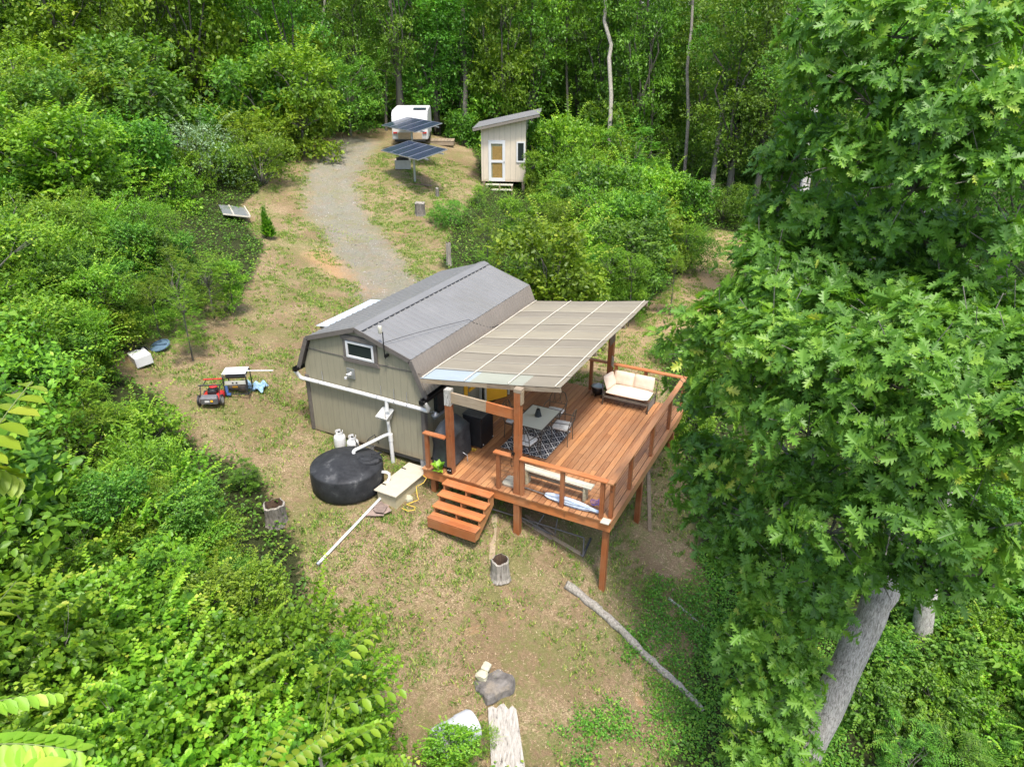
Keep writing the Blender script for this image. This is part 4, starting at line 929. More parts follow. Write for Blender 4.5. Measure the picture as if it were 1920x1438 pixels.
# planter sprig on the deck edge
def small_plant(name, label, cat, x, y, z, n, L, kind, mat, spread=.5, group=None):
    o = thing(name, label, cat, (x, y, z), 0, group); a = RN.random(n)*6.28; el = RN.random(n)
    P = np.stack([.03*np.cos(a), .03*np.sin(a), L*.7*el], 1); Dd = np.stack([np.cos(a)*spread, np.sin(a)*spread, .25+el*.9], 1)
    me = leaves_mesh('leaf', P, Dd, np.stack([-np.cos(a)*.5, -np.sin(a)*.5, np.ones(n)], 1), L*(.6+.4*RN.random(n)), kind, LM[mat]); q = bpy.data.objects.new('leaf', me); COL.objects.link(q); q.parent = o
    mb = MB(); mb.tube([(0, 0, -.03), (.01, 0, L*.8)], .006, 5); mb.build('stem', MAT['bark'], o); return o
small_plant('leafy_sprig', 'bright green broad leaved sprig growing up at the deck edge before the grill', 'plant', .72, -.60, ZD+.0, 14, .20, 'heart', 'lime', 1.0)
mb = MB()
pts = [(.36+.10*math.sin(i*.9)+.02*i*math.cos(i), -.72-.05*i+.06*math.sin(i*1.7), max(g1(.36, -.75)+.03, .1-.06*i)) for i in range(16)]
mb.tube(pts, .007, 6); tag(mb.build('extension_cord', MAT['yelcord'], smooth=True), 'yellow extension cord hanging from the deck corner by the concrete block', 'cord')
mb = MB(); pts = [(.95+.12*math.sin(i*1.2), .62+.06*math.cos(i*1.7), ZD+.02+.01*math.sin(i)) for i in range(12)]; mb.tube(pts, .008, 5)
tag(mb.build('coiled_cord', MAT['yelcord'], smooth=True), 'thin orange cord coiled on the deck between grill and black cabinet', 'cord')
mb = MB(); mb.tube([(1.12, .1, ZD+.0), (1.10, .12, ZD+.16), (1.0, .1, ZD+.22), (.92, .1, ZD+.1), (.9, .12, ZD+.012)], .012, 6); tag(mb.build('gas_hose', MAT['galv'], smooth=True), 'grey gas hose looping to the deck from the grill cover', 'hose')
# ------------------------------------------------------------------ under the deck
uf = thing('metal_trestle', 'rusty grey metal trestle frame stored on the slope under the deck front', 'metal frame', (3.3, .1, -.9))
mb = MB()
P_ = {k: Vector(on_z(u, v, z))-Vector((3.3, .1, -.9)) for k, (u, v, z) in dict(a=(920, 953, -.5), b=(1095, 1008, -1.0), c=(975, 968, -.55), d=(1093, 1043, -1.35), e=(1040, 1005, -1.1), f=(1108, 1010, -1.0), g=(998, 985, -.8), h=(1045, 972, -.65), i=(1020, 965, -.6), j=(1005, 988, -.85)).items()}
for a, b in (('a', 'b'), ('c', 'e'), ('e', 'd'), ('d', 'f'), ('e', 'h'), ('i', 'j'), ('g', 'e'), ('b', 'd')): mb.tube([P_[a], P_[b]], .018, 7)
mb.build('tube_frame', simple('dull grey steel', (.13, .12, .11), .6, .3, 9, .2), uf, smooth=True)
mb = MB(); mb.beam(P_['f']+Vector((0, 0, .03)), P_['d'], .05, .02); mb.build('foot', MAT['black'], uf)
for k, (a, b, wdt, lab) in enumerate((((972, 972, -.7), (1035, 1012, -1.15), .09, 'grey weathered board lying on the slope just under the deck edge'), ((985, 968, -.7), (1042, 1003, -1.1), .07, 'split brown board beside the weathered one under the deck'), ((1037, 1010, -1.2), (1088, 1040, -1.45), .10, 'rust brown plank at the foot of the metal trestle'))):
    mb = MB(); p = Vector(on_g(a[0], a[1])); q = Vector(on_g(b[0], b[1])); mb.beam(p+Vector((0, 0, .03)), q+Vector((0, 0, .03)), wdt, .035); tag(mb.build('loose_board', MAT['raw'], bevel=.005), lab, 'board')
p = Vector(on_g(1213, 925)); mb = MB(); mb.beam(Vector((4.9, 2.6, .0)), Vector((5.3, 1.9, g1(5.3, 1.9))), .09, .04); tag(mb.build('leaning_board', MAT['raw'], bevel=.004), 'weathered board leaning against the right side of the deck', 'board')
p, q = Vector(on_g(928, 965)), Vector(on_g(922, 1050)); mb = MB(); mb.beam(p+Vector((0, 0, .012)), q+Vector((0, 0, .012)), .13, .025); tag(mb.build('buried_plank', simple('sun faded plank', (.27, .21, .135), .9, .25, 10), bevel=.004), 'sun faded plank half sunk in the grass below the stairs', 'board')
# ------------------------------------------------------------------ tank, gas bottles, pump box
tc_ = (-1.43, -1.34); tg = -.34
tk = thing('water_tank', 'low round black plastic water tank collecting roof water in front of the shed', 'water tank', (tc_[0], tc_[1], tg))
mb = MB(); mb.lathe([(.84, 0), (.862, .04), (.875, .28), (.870, .55), (.862, .58), (.835, .60), (.66, .645), (.50, .69), (.30, .73), (.12, .745), (.01, .748)], (0, 0, 0), 64); mb.build('body', MAT['tank'], tk, smooth=True)
mb = MB(); mb.lathe([(.30, .52), (.315, .58), (.305, .635), (.28, .655), (.15, .66), (.01, .655)], (.40, .34, .07), 24, wob=.02); mb.lathe([(.20, .6), (.21, .67), (.19, .68), (.01, .68)], (.40, .34, .07), 20); mb.build('lid', MAT['tank'], tk, smooth=True)
mb = MB()
for a in (.3, 1.1, 3.9): mb.beam((.40+.1*math.cos(a), .34+.1*math.sin(a), .76), (.40+.36*math.cos(a), .34+.36*math.sin(a), .715), .07, .03)
build_each(mb, 'lid_strap', MAT['tank'], tk, bevel=.008)
mb = MB(); mb.lathe([(.045, .68), (.045, .77), (.035, .79), (.01, .793)], (.0, .30, 0), 14); mb.build('vent_cap', MAT['white'], tk, smooth=True)
mb = MB(); mb.tube([(.78, .30, .42), (.92, .34, .43), (.99, .35, .40), (1.0, .34, .30), (.98, .0, -.02)], .038, 10); mb.build('overflow_pipe', MAT['pvc'], tk, smooth=True)
for (u, v, lab) in ((637, 822, 'white gas cylinder behind the water tank, the one farther from the deck'), (661, 826, 'white gas cylinder with black regulator behind the water tank, nearer the deck')):
    p = on_y(u, v, -.30); pg = g1(p[0], p[1]); c = thing('gas_cylinder', lab, 'gas cylinder', (p[0], -.30, pg), 0, 'white gas cylinders behind the tank')
    mb = MB(); mb.lathe([(.11, 0), (.15, .03), (.155, .06), (.155, .27), (.145, .32), (.10, .37), (.04, .385)], (0, 0, 0), 24); mb.build('body', MAT['white'], c, smooth=True)
    mb = MB(); n = 20
    for j in range(n):
        a0, a1 = 6.283*j/n, 6.283*(j+1)/n
        if j in (4, 5, 14, 15): continue
        q0, q1 = (.10*math.cos(a0), .10*math.sin(a0)), (.10*math.cos(a1), .10*math.sin(a1))
        mb.add([(q0[0], q0[1], .36), (q1[0], q1[1], .36), (q1[0], q1[1], .47), (q0[0], q0[1], .47), (q0[0]*.92, q0[1]*.92, .36), (q1[0]*.92, q1[1]*.92, .36), (q1[0]*.92, q1[1]*.92, .47), (q0[0]*.92, q0[1]*.92, .47)], [(0, 1, 2, 3), (7, 6, 5, 4), (3, 2, 6, 7)])
    mb.build('collar', MAT['white'], c); mb = MB(); mb.lathe([(.02, .38), (.02, .42), (.035, .425), (.03, .455), (.01, .46)], (0, 0, 0), 10); mb.build('valve', MAT['black'], c, smooth=True)
mb = MB(); a = on_y(672, 826, -.25); gg = g1(a[0], a[1]); mb.tube([(a[0]-.1, -.3, gg+.42), (a[0]+.1, -.38, gg+.30), (a[0]+.25, -.3, gg+.22), (a[0]+.28, -.2, gg+.45), (a[0]+.40, -.08, gg+.55), (a[0]+.46, -.02, gg+.30)], .014, 6); mb.tube([(a[0]+.0, -.35, gg+.35), (a[0]+.2, -.45, gg+.1), (a[0]+.42, -.1, gg+.25)], .014, 6)
tag(mb.build('regulator_hose', MAT['black'], smooth=True), 'black rubber gas hose looping from the cylinders to the shed wall', 'hose')
bx = thing('pump_box', 'beige hinged siding box between the water tank and the stairs', 'box', (-.18, -.80, -.40), R(-1.5))
mb = MB(); zb = -.16; mb.b2(-.27, -.66, zb, .27, .62, .262); mb.build('body', MAT['sidebox'], bx)
mb = MB(); mb.b2(-.32, -.72, .264, .32, .68, .292); mb.build('lid', MAT['lidwood'], bx, bevel=.003)
mb = MB(); mb.b2(-.325, -.44, .293, -.19, -.40, .297); mb.b2(-.325, .36, .293, -.19, .40, .297); build_each(mb, 'hinge', MAT['blackm'], bx)
pa, pb = Vector(on_g(735, 918)), Vector(on_g(598, 1059)); mb = MB(); mb.tube([pa+Vector((0, 0, .10)), pa.lerp(pb, .5)+Vector((0, 0, .07)), pb+Vector((0, 0, .05))], .033, 12); dp = mb.build('drain_pipe', MAT['pvc'], smooth=True)
tag(dp, 'long white pipe lying across the grass from the pump box downhill', 'pipe')
mb = MB(); d_ = (pb-pa).normalized(); mb.tube([pb+Vector((0, 0, .052))-d_*.03, pb+Vector((0, 0, .048))+d_*.05], .042, 12); mb.build('end_cap', MAT['galv'], dp, smooth=True)
mb = MB()
sp0 = Vector(on_g(716, 952))
for k in range(7): mb.box(sp0+Vector((rnd.uniform(-.16, .16)+.05, rnd.uniform(-.12, .12)-.14, .015+.012*k)), (rnd.uniform(.25, .45), rnd.uniform(.12, .3), .012), rnd.uniform(0, 3), rx=rnd.uniform(-.06, .06))
tag(mb.build('slate_pile', MAT['slate'], bevel=.004), 'low pile of dark flat slates at the foot of the pump box', 'stone pile')
mb = MB(); p = Vector(on_g(767, 936)); mb.lathe([(.02, 0), (.10, .01), (.10, .07), (.06, .12), (.01, .13)], p-Vector((0, 0, .02)), 9, wob=.15); tag(mb.build('rock', MAT['rock']), 'single pale round rock in the grass between pump box and stairs', 'rock')
# ------------------------------------------------------------------ stumps, logs
def stump(u, v, r, h, label, matn='rawz', hollow=True, tilt=(0, 0), name='tree_stump', group=None):
    p = Vector(on_g(u, v)); o = thing(name, label, 'stump', (p.x, p.y, p.z-.06), rnd.random()*6, group)
    mb = MB(); n = 28; rings = []
    pr = [(1.28, 0), (1.08, .15*h), (.97, .5*h), (1.0, h), (.84, h+.02)]
    if hollow: pr += [(.72, h*.72), (.62, h*.42), (.3, h*.36)]
    for rr, z in pr:
        rings.append([(r*rr*(1+.05*math.sin(5*a+1)+.04*math.sin(9*a+z*4))*math.cos(a)+tilt[0]*z, r*rr*(1+.05*math.sin(5*a+1)+.05*math.sin(11*a))*math.sin(a)+tilt[1]*z, z+(.04*h*math.sin(3*a)+.02*h*math.sin(7*a) if z >= h*.97 else 0)) for a in [6.2832*j/n for j in range(n)]])
    loft(mb, rings); nf = len(mb.f); mb.m = [(1 if (i//n) >= 4 else 2) if (i//n) >= 3 else 0 for i in range(nf)]; mb.m[-2] = 0; mb.m[-1] = 1 if hollow else 2
    mb.build('wood', [MAT['bonewood'] if matn == 'bone' else MAT['bark'], simple('rotten heartwood', (.07, .042, .025), .95, .6, 12, 0, .6), MAT['bonewood']], o); return o
stump(938, 1078, .20, .48, 'hollow pale tree stump in the dry grass below the stairs', 'bone')
stump(518, 975, .24, .50, 'dark hollow tree stump half hidden by leaves left of the long white pipe', 'rawz')
stump(788, 402, .24, .6, 'cut stump with reddish face on the bank beside the gravel drive', 'rawz', False)
stump(820, 368, .09, .45, 'thin dark stub of a stump below the solar panels', 'rawz', False)
stump(842, 497, .10, 1.0, 'tall narrow snag stump rising just behind the shed roof', 'bone', True)
stump(1097, 545, .24, 1.0, 'tall broken pale stump at the hedge edge behind the patio roof', 'bone', True)
stump(1010, 450, .16, 1.4, 'slender grey dead snag poking out of the hedge', 'bone', False)
# burnt flat stump with two rocks
p = Vector(on_g(922, 1275)); o = thing('burnt_stump', 'wide flat charred stump level with the dry grass', 'stump', (p.x, p.y, p.z))
mb = MB(); n = 36; rings = [[(s_*(.42+.05*math.sin(3*a)+.03*math.sin(7*a+2))*math.cos(a), s_*(.40+.05*math.sin(4*a)+.03*math.sin(9*a))*math.sin(a), z+.02*math.sin(5*a)*s_) for a in [6.2832*j/n for j in range(n)]] for s_, z in ((1.1, -.12), (1.0, .015), (.85, .05), (.4, .06), (.05, .055))]
loft(mb, rings); mb.build('wood', MAT['char'], o)
def rock(u, v, zo, s, lab, seed):
    p = Vector(on_g(u, v)); me = bpy.data.meshes.new('rock'); bm = bmesh.new(); bmesh.ops.create_icosphere(bm, subdivisions=3, radius=1)
    r_ = random.Random(seed); ph = [r_.random()*6 for _ in range(6)]
    for q in bm.verts:
        k = 1+.14*math.sin(3*q.co.x+ph[0])+.12*math.sin(4*q.co.y+ph[1])+.08*math.sin(7*q.co.z+ph[2]+3*q.co.x); q.co = Vector((max(-.8, min(.8, q.co.x*k))*s[0], max(-.8, min(.78, q.co.y*k))*s[1], max(-.6, min(.7, q.co.z*k))*s[2]))
    bm.to_mesh(me); bm.free(); me.materials.append(MAT['rock']); o = bpy.data.objects.new('rock', me); COL.objects.link(o); o.location = p+Vector((0, 0, zo+s[2]*.6)); o.rotation_euler = (0, 0, r_.random()*3); tag(o, lab, 'rock'); return o
rock(904, 1272, .045, (.15, .13, .09), 'larger mossy pale rock on the charred stump', 3)
rock(912, 1257, .045, (.10, .13, .08), 'smaller pale rock touching the mossy one on the charred stump', 5)
def log(pts, r0, r1, label, mat='bonewood', cat='log', name='fallen_log', lift=.5):
    P = [Vector(on_g(u, v)) for u, v in pts]; mb = MB(); n = len(P)*5
    Q = []
    for i in range(n):
        t = i/(n-1)*(len(P)-1); k = min(int(t), len(P)-2); Q.append(P[k].lerp(P[k+1], t-k)+Vector((rnd.uniform(-.015, .015), rnd.uniform(-.015, .015), (r0+(r1-r0)*i/(n-1))*lift)))
    mb.tube(Q, [(r0+(r1-r0)*i/(n-1))*(1+.12*math.sin(i*2.1)) for i in range(n)], 12, tone=.5)
    return tag(mb.build(name, MAT[mat], smooth=True, recalc=False), label, cat)
log([(1062, 1098), (1140, 1160), (1215, 1235), (1265, 1280), (1318, 1335)], .10, .07, 'long grey fallen log running down the slope from the deck post')
log([(1078, 1110), (1105, 1130), (1128, 1142)], .07, .05, 'short splintered log piece alongside the top end of the long fallen log')
log([(1252, 1122), (1290, 1150), (1327, 1184)], .032, .022, 'thin white barked branch lying in the green ground cover', 'barkpale', 'branch', 'fallen_branch')
log([(1535, 985), (1570, 1030), (1625, 1085)], .09, .07, 'broken grey log seen through the oak leaves', 'bonewood')
log([(1700, 1150), (1765, 1215)], .10, .08, 'grey log behind the big oak trunk', 'rawz')
log([(1650, 1238), (1765, 1236)], .07, .06, 'level weathered rail lying right of the oak trunk', 'rawz')
log([(1745, 1245), (1725, 1320)], .15, .12, 'short thick weathered log pointing downhill right of the oak trunk', 'bonewood')
log([(478, 905), (540, 870), (590, 850)], .0, .0, 'x') if False else None
# bleached slab at the bottom edge
P4 = [Vector(on_g(u, v))+Vector((0, 0, .10)) for u, v in ((915, 1334), (968, 1334), (985, 1450), (922, 1450))]
mb = MB(); nn = 9
top = []
for i in range(nn):
    t = i/(nn-1); a = P4[0].lerp(P4[3], t); b = P4[1].lerp(P4[2], t)
    for j in range(8): s_ = j/7; q = a.lerp(b, s_); q.z += .05*math.sin(math.pi*s_)+.012*math.sin(j*3.7)+rnd.uniform(-.006, .006); top.append(q+(Vector((0, 0, 0)) if 0 < i < nn-1 else (P4[0]-P4[3]).normalized()*rnd.uniform(-.05, .05)))
bot = [q-Vector((0, 0, .22)) for q in top]; vs = top+bot; K = len(top); fs = []
for i in range(nn-1):
    for j in range(7): q = i*8+j; fs.append((q, q+8, q+9, q+1)); fs.append((K+q, K+q+1, K+q+9, K+q+8))
    fs.append((i*8, K+i*8, K+i*8+8, i*8+8)); fs.append((i*8+7, i*8+15, K+i*8+15, K+i*8+7))
for j in range(7): fs.append((j, j+1, K+j+1, K+j)); q = (nn-1)*8+j; fs.append((q, K+q, K+q+1, q+1))
def grainmat():
    m, nt, p, out = newmat('bleached grain'); c = coord(nt); a = N(nt, 'ShaderNodeMapping'); a.inputs['Rotation'].default_value = (0, 0, R(-27)); nt.links.new(c, a.inputs[0])
    b = N(nt, 'ShaderNodeMapping'); b.inputs['Scale'].default_value = (16, .7, 16); nt.links.new(a.outputs[0], b.inputs[0]); f = noise(nt, 1.4, 9, .75, b.outputs[0], .5)
    nt.links.new(ramp(nt, f, [(.34, (.07, .06, .05)), (.43, (.27, .245, .21)), (.65, (.43, .405, .36))]), p.inputs['Base Color']); p.inputs['Roughness'].default_value = .9; bump(nt, p, f, .9, .03); return m
mb.add(vs, fs, 0, .5); tag(mb.build('bleached_log', grainmat(), smooth=True), 'wide split log bleached silver at the bottom edge of the clearing', 'log')
wt = thing('white_drum', 'white weathered drum tipped on its side under overhanging leaves', 'drum', tuple(Vector(on_g(855, 1395))+Vector((0, 0, .28))), R(62))
mb = MB(); m_ = MB(); m_.lathe([(.02, -.42), (.26, -.41), (.29, -.36), (.30, -.12), (.285, -.1), (.285, .1), (.30, .12), (.29, .36), (.26, .41), (.02, .42)], (0, 0, 0), 30)
mb.v = [(z, x, y) for x, y, z in m_.v]; mb.f = m_.f; mb.m = m_.m; mb.t = m_.t; mb.build('shell', simple('chalky white', (.44, .45, .47), .7, .12, 6, dirt=(.36, .36, .33)), wt, smooth=True)
mb = MB(); mb.tube([(.43, .1, .1), (.46, .1, .1)], .04, 12); mb.build('bung', MAT['galv'], wt)
# ------------------------------------------------------------------ yard junk at left
mw_p = Vector(on_g(402, 752)); mw = thing('lawn_mower', 'red and black push mower with folded handle parked in the dry grass', 'lawn mower', mw_p, R(27+4))
mb = MB(); loft(mb, [rrect(0, 0, .50, .52, .07, .08), rrect(0, 0, .52, .54, .16, .08), rrect(0, 0, .48, .50, .21, .1), rrect(0, .02, .30, .32, .24, .1)]); mb.build('deck', MAT['red'], mw, smooth=True)
mb = MB(); loft(mb, [rrect(0, -.30, .44, .16, .10, .03), rrect(0, -.31, .44, .17, .26, .03), rrect(0, -.28, .40, .10, .31, .03)]); bg_ = mb.build('rear_bag', simple('mower grey panel', (.11, .11, .115), .5, .2, 8), mw, smooth=True)
mb = MB(); mb.b2(-.10, -.402, .16, .02, -.397, .21); mb.build('sticker', MAT['white'], bg_); mb = MB(); mb.b2(.05, -.402, .17, .11, -.397, .22); mb.build('sticker', MAT['yellow'], bg_)
mb = MB(); mb.lathe([(.14, .22), (.14, .33), (.12, .37), (.05, .39), (.01, .39)], (0, .05, 0), 18); mb.b2(-.10, -.12, .24, .12, -.02, .34); mb.build('engine', MAT['black'], mw, bevel=.01)
mb = MB(); mb.lathe([(.10, .392), (.11, .41), (.08, .43), (.01, .43)], (.02, .08, 0), 16); mb.build('engine_cowl', MAT['red'], mw, smooth=True)
for a, b, r in ((-.29, -.24, .15), (.29, -.24, .15), (-.29, .24, .10), (.29, .24, .10)):
    mb = MB(); mb.tube([(a-.022, b, r), (a+.022, b, r)], r, 20); wh = mb.build('wheel', MAT['black'], mw, bevel=.008); mb = MB(); mb.tube([(a-.027, b, r), (a+.027, b, r)], r*.6, 16); build_each(mb, 'hub', MAT['rim'], wh)
mb = MB()
for s in (-1, 1): mb.tube([(s*.25, -.25, .20), (s*.25, -.12, .50), (s*.24, .05, .46)], .013, 7)
mb.tube([(-.24, .05, .46), (-.23, .40, .48), (.23, .40, .48), (.24, .05, .46)], .013, 7); mb.tube([(-.3, -.10, .52), (.25, -.10, .52)], .02, 7); mb.build('handle', MAT['black'], mw, smooth=True)
mb = MB(); mb.tube([(-.30, .32, .50), (.20, .30, .52)], .02, 7); mb.build('control_bar', MAT['red'], mw, smooth=True)
gn_p = Vector(on_g(449, 735)); gn = thing('portable_generator', 'portable generator in a black tube frame with a white top next to the mower', 'generator', gn_p, R(27+6))
mb = MB(); Wg, Dg, Hg = .30, .24, .62
for s in (-1, 1): mb.tube([(s*Wg, -Dg, .03), (s*Wg, -Dg, Hg-.05), (s*Wg, -Dg+.05, Hg), (s*Wg, Dg-.05, Hg), (s*Wg, Dg, Hg-.05), (s*Wg, Dg, .03), (s*Wg, -Dg, .03)], .017, 8)
for y_, z_ in ((-Dg, .05), (Dg, .05), (Dg, Hg-.04), (-Dg, Hg-.04)): mb.tube([(-Wg, y_, z_), (Wg, y_, z_)], .015, 8)
mb.build('frame', MAT['black'], gn, smooth=True)
mb = MB(); mb.b2(-.32, -.23, Hg+.02, .30, .22, Hg+.035); mb.build('top_sheet', MAT['white'], gn, bevel=.004)
mb = MB(); mb.b2(-.26, -.16, .48, .26, .18, .60); mb.build('fuel_tank', MAT['blackm'], gn, bevel=.03)
mb = MB(); mb.b2(-.27, -.235, .34, .27, -.215, .44); cp_ = mb.build('control_panel', simple('panel grey', (.45, .45, .40), .5, .1, 5), gn)
mb = MB()
for xx in (-.06, .04): mb.tube([(xx, -.245, .39), (xx, -.236, .39)], .025, 12)
build_each(mb, 'socket', MAT['black'], cp_)
mb = MB(); mb.tube([(-.24, .0, .18), (.05, .0, .18)], .11, 18); mb.tube([(.05, .0, .17), (.22, 0, .17)], .14, 18); mb.b2(.08, -.12, .2, .24, .1, .32); mb.build('engine', simple('engine metal', (.12, .10, .09), .5, .5, 12, .4), gn, bevel=.008)
mb = MB(); mb.b2(-.12, -.135, .20, .02, -.125, .24); mb.build('sticker', MAT['yellow'], gn)
mb = MB(); mb.b2(-.29, -.23, .05, -.22, -.20, .30); mb.b2(-.26, -.26, .03, -.16, -.2, .08); build_each(mb, 'strap', MAT['blue'], gn)
mb = MB(); q0 = gn_p+Vector((.05, -.05, Hg+.05)); mb.beam(q0, Vector((q0.x+.92, q0.y+.45, q0.z+.02)), .035, .02); tag(mb.build('white_batten', MAT['white']), 'thin white batten balanced on top of the generator', 'batten')
p = Vector(on_g(478, 728)); me = bpy.data.meshes.new('tarp'); bm = bmesh.new(); bmesh.ops.create_grid(bm, x_segments=14, y_segments=10, size=.5)
for q in bm.verts: q.co = Vector((q.co.x*.62, q.co.y*.42, .07+.05*math.sin(q.co.x*17+q.co.y*6)+.05*math.sin(q.co.y*21-q.co.x*9)))
bmesh.ops.solidify(bm, geom=bm.faces[:], thickness=.006); bm.to_mesh(me); bm.free(); me.materials.append(simple('pale blue tarp', (.24, .38, .50), .5, .5, 5, dirt=(.10, .16, .34))); o = bpy.data.objects.new('crumpled_tarp', me); COL.objects.link(o); o.location = p; o.rotation_euler = (0, 0, .4); tag(o, 'crumpled pale blue tarp on the ground beside the generator', 'tarp')
lp = Vector(on_g(301, 652)); o = thing('bin_lid', 'round blue grey bin lid lying in the grass at the thicket edge', 'lid', lp+Vector((0, 0, .05)), .4)
mb = MB(); mb.lathe([(.29, 0), (.30, .02), (.29, .05), (.25, .06), (.24, .035), (.01, .05)], (0, 0, 0), 28); mb.beam((-.22, 0, .065), (.22, 0, .065), .05, .04); b_ = mb.build('disc', MAT['bluelid'], o, smooth=True); b_.rotation_euler = (R(14), R(-8), 0)
wp = Vector(on_g(266, 682)); o = thing('white_appliance', 'white metal appliance lying on its back beside the bin lid', 'appliance', wp, R(-20))
mb = MB(); mb.box((0, 0, .18), (.62, .46, .30), rx=R(6)); mb.build('housing', MAT['white'], o, bevel=.02)
mb = MB(); mb.box((-.30, .16, .22), (.20, .24, .25), rz=.3); mb.tube([(-.3, .24, .36), (.1, .28, .37)], .02, 6); mb.build('black_fitting', MAT['black'], o, bevel=.01)
pp_ = Vector(on_g(440, 405)); o = thing('metal_sheet_frame', 'grey flat metal frame lying tilted at the foot of the bank left of the drive', 'panel frame', pp_+Vector((0, 0, .22)), R(-38))
mb = MB(); mb.box((0, 0, 0), (2.3, 1.1, .03), rx=R(-12)); mb.build('sheet', MAT['galv'], o)
mb = MB(); mb.box((0, .55, -.07), (2.3, .05, .08), rx=R(-12)); mb.box((.0, -.1, .05), (2.3, .05, .03), rx=R(-12)); mb.box((1.15, 0, .03), (.05, 1.1, .05), rx=R(-12)); build_each(mb, 'rail', MAT['purlin'], o)
mb = MB(); mb.box((0, -.45, -.16), (2.0, .10, .2)); mb.build('base', MAT['black'], o)
p = Vector(on_g(1262, 735)); 
mp = Vector(on_g(503, 447)); o = thing('mullein_plant', 'tall spiky green plant alone in the dry grass beside the drive', 'plant', mp)
mb = MB(); mb.tube([(0, 0, 0), (-.05, .02, 1.35)], [.03, .008], 6); mb.tube([(.12, .0, 0), (.2, .02, .85)], [.025, .006], 6); mb.build('stalk', MAT['raw'], o)
n = 520; a = RN.random(n)*6.28; h = RN.random(n)**.8; second = RN.random(n) > .65; H_ = np.where(second, .85, 1.35)
P = np.stack([np.where(second, .12+.08*h, -.05*h)+.04*np.cos(a), .04*np.sin(a), h*H_], 1); Dd = np.stack([np.cos(a), np.sin(a), .9+h], 1)
me = leaves_mesh('leaf', P, Dd, np.stack([-np.cos(a)*.5, -np.sin(a)*.5, np.ones(n)], 1), .34*(1.05-h)+.05, 'lance', LM['mid']); q = bpy.data.objects.new('leaf', me); COL.objects.link(q); q.parent = o
# ------------------------------------------------------------------ trailer, solar racks, outhouse
YAW = R(27)
def ongr(u, v, t):  # stand at that distance, foot on the ground
    p = at(u, v, t); return Vector((p[0], p[1], g1(p[0], p[1])))
tp = Vector(on_g(770, 272)); tl = thing('camper_trailer', 'white camper trailer parked behind the solar racks at the wood edge', 'trailer', tp, YAW+R(3))
mb = MB(); Lt = 4.6
side = [(0, .35), (-.04, .8), (0, 1.5), (.12, 1.95), (.40, 2.22), (.9, 2.30), (Lt-.8, 2.30), (Lt-.3, 2.1), (Lt, 1.5), (Lt, .9), (Lt-.3, .35)]
mb.prism([(-1.05, y_, z_) for y_, z_ in side], (2.1, 0, 0)); mb.build('body', simple('camper white', (.56, .56, .55), .45, .06, 3, dirt=(.5, .48, .42)), tl, bevel=.06); tl.scale = (1, 1, .82)
mb = MB(); mb.b2(-.70, -.075, .40, .70, -.045, .86); mb.build('rear_panel', simple('tan rear board', (.42, .31, .19), .8, .2, 5), tl)
mb = MB(); mb.b2(-.5, -.06, 1.25, .5, -.01, 1.75); mb.build('rear_window', MAT['pane'], tl, bevel=.01)
for s in (-1, 1): mb = MB(); mb.b2(s*.86-.12, -.085, .78, s*.86+.12, -.05, .90); mb.build('tail_light', MAT['tail'], tl, bevel=.01)
mb = MB(); mb.b2(-.9, -.16, .25, .9, -.08, .36); mb.build('bumper', MAT['black'], tl, bevel=.01)
mb = MB(); mb.b2(.2, .7, 2.34, .95, 1.4, 2.38); mb.build('roof_solar_panel', MAT['pv'], tl); mb = MB(); mb.b2(-.5, .9, 2.31, -.1, 1.3, 2.42); mb.build('roof_hatch', MAT['white'], tl, bevel=.02)
for s in (-1, 1):
    for yy in (1.9, 2.6): mb = MB(); mb.tube([(s*.92, yy, .32), (s*1.06, yy, .32)], .32, 20); build_each(mb, 'wheel', MAT['black'], tl, bevel=.02)
pl = Vector(on_g(826, 270)); o = thing('wood_platform', 'low weathered wooden platform beside the camper trailer', 'platform', pl, YAW)
mb = MB(); 
for k in range(10): mb.b2(-1.2+k*.21, -.6, .22, -1.2+k*.21+.19, .6, .26)
mb.build('boards', MAT['raw'], o); mb = MB(); mb.b2(-1.2, -.58, -.02, .88, -.5, .215); mb.b2(-1.2, .5, -.02, .88, .58, .215); build_each(mb, 'frame', MAT['raw'], o)
def rack(u, v, t, lab, zc, wdt, hh):
    p = ongr(u, v, t); c = Vector(at(*zc)); o = thing('solar_rack', lab, 'solar panels', p, YAW, 'pole mounted solar racks')
    M = Matrix.Rotation(-YAW, 3, 'Z'); cc = M @ (c-p)
    PM = Matrix.Rotation(R(hh[0]), 3, 'Z') @ Matrix.Rotation(R(hh[1]), 3, 'X')
    for k in range(4):
        mb = MB(); mb.b2(-.475, -.85, .0, .475, .85, .03); q = mb.build('panel', MAT['pv'], o); x_ = (-1.5+k)*.995
        q.location = cc+PM @ Vector((x_, 0, .02)); q.rotation_euler = PM.to_euler()
        mb = MB()
        for a_ in ((-.495, -.87, -.475, .87), (.475, -.87, .495, .87), (-.475, -.87, .475, -.85), (-.475, .85, .475, .87)): mb.b2(a_[0], a_[1], -.01, a_[2], a_[3], .036)
        build_each(mb, 'edge', MAT['galv'], q)
    mb = MB()
    for yy in (-.45, .45): mb.beam(cc+PM @ Vector((-2.0, yy, -.03)), cc+PM @ Vector((2.25, yy, -.03)), .06, .06)
    mb.beam(cc+PM @ Vector((0, -.6, -.09)), cc+PM @ Vector((0, .6, -.09)), .07, .07); build_each(mb, 'rail', MAT['galv'], o)
    mb = MB(); mb.tube([(cc.x, cc.y, -.1), (cc.x, cc.y, cc.z-.1)], .06, 12); mb.build('mast', MAT['galv'], o, smooth=True); return o, cc
r1, c1 = rack(781, 322, 37.0, 'nearer solar rack of four panels over the planter crate', (775, 283, 37.0), 4, (-54.3, 12.1))
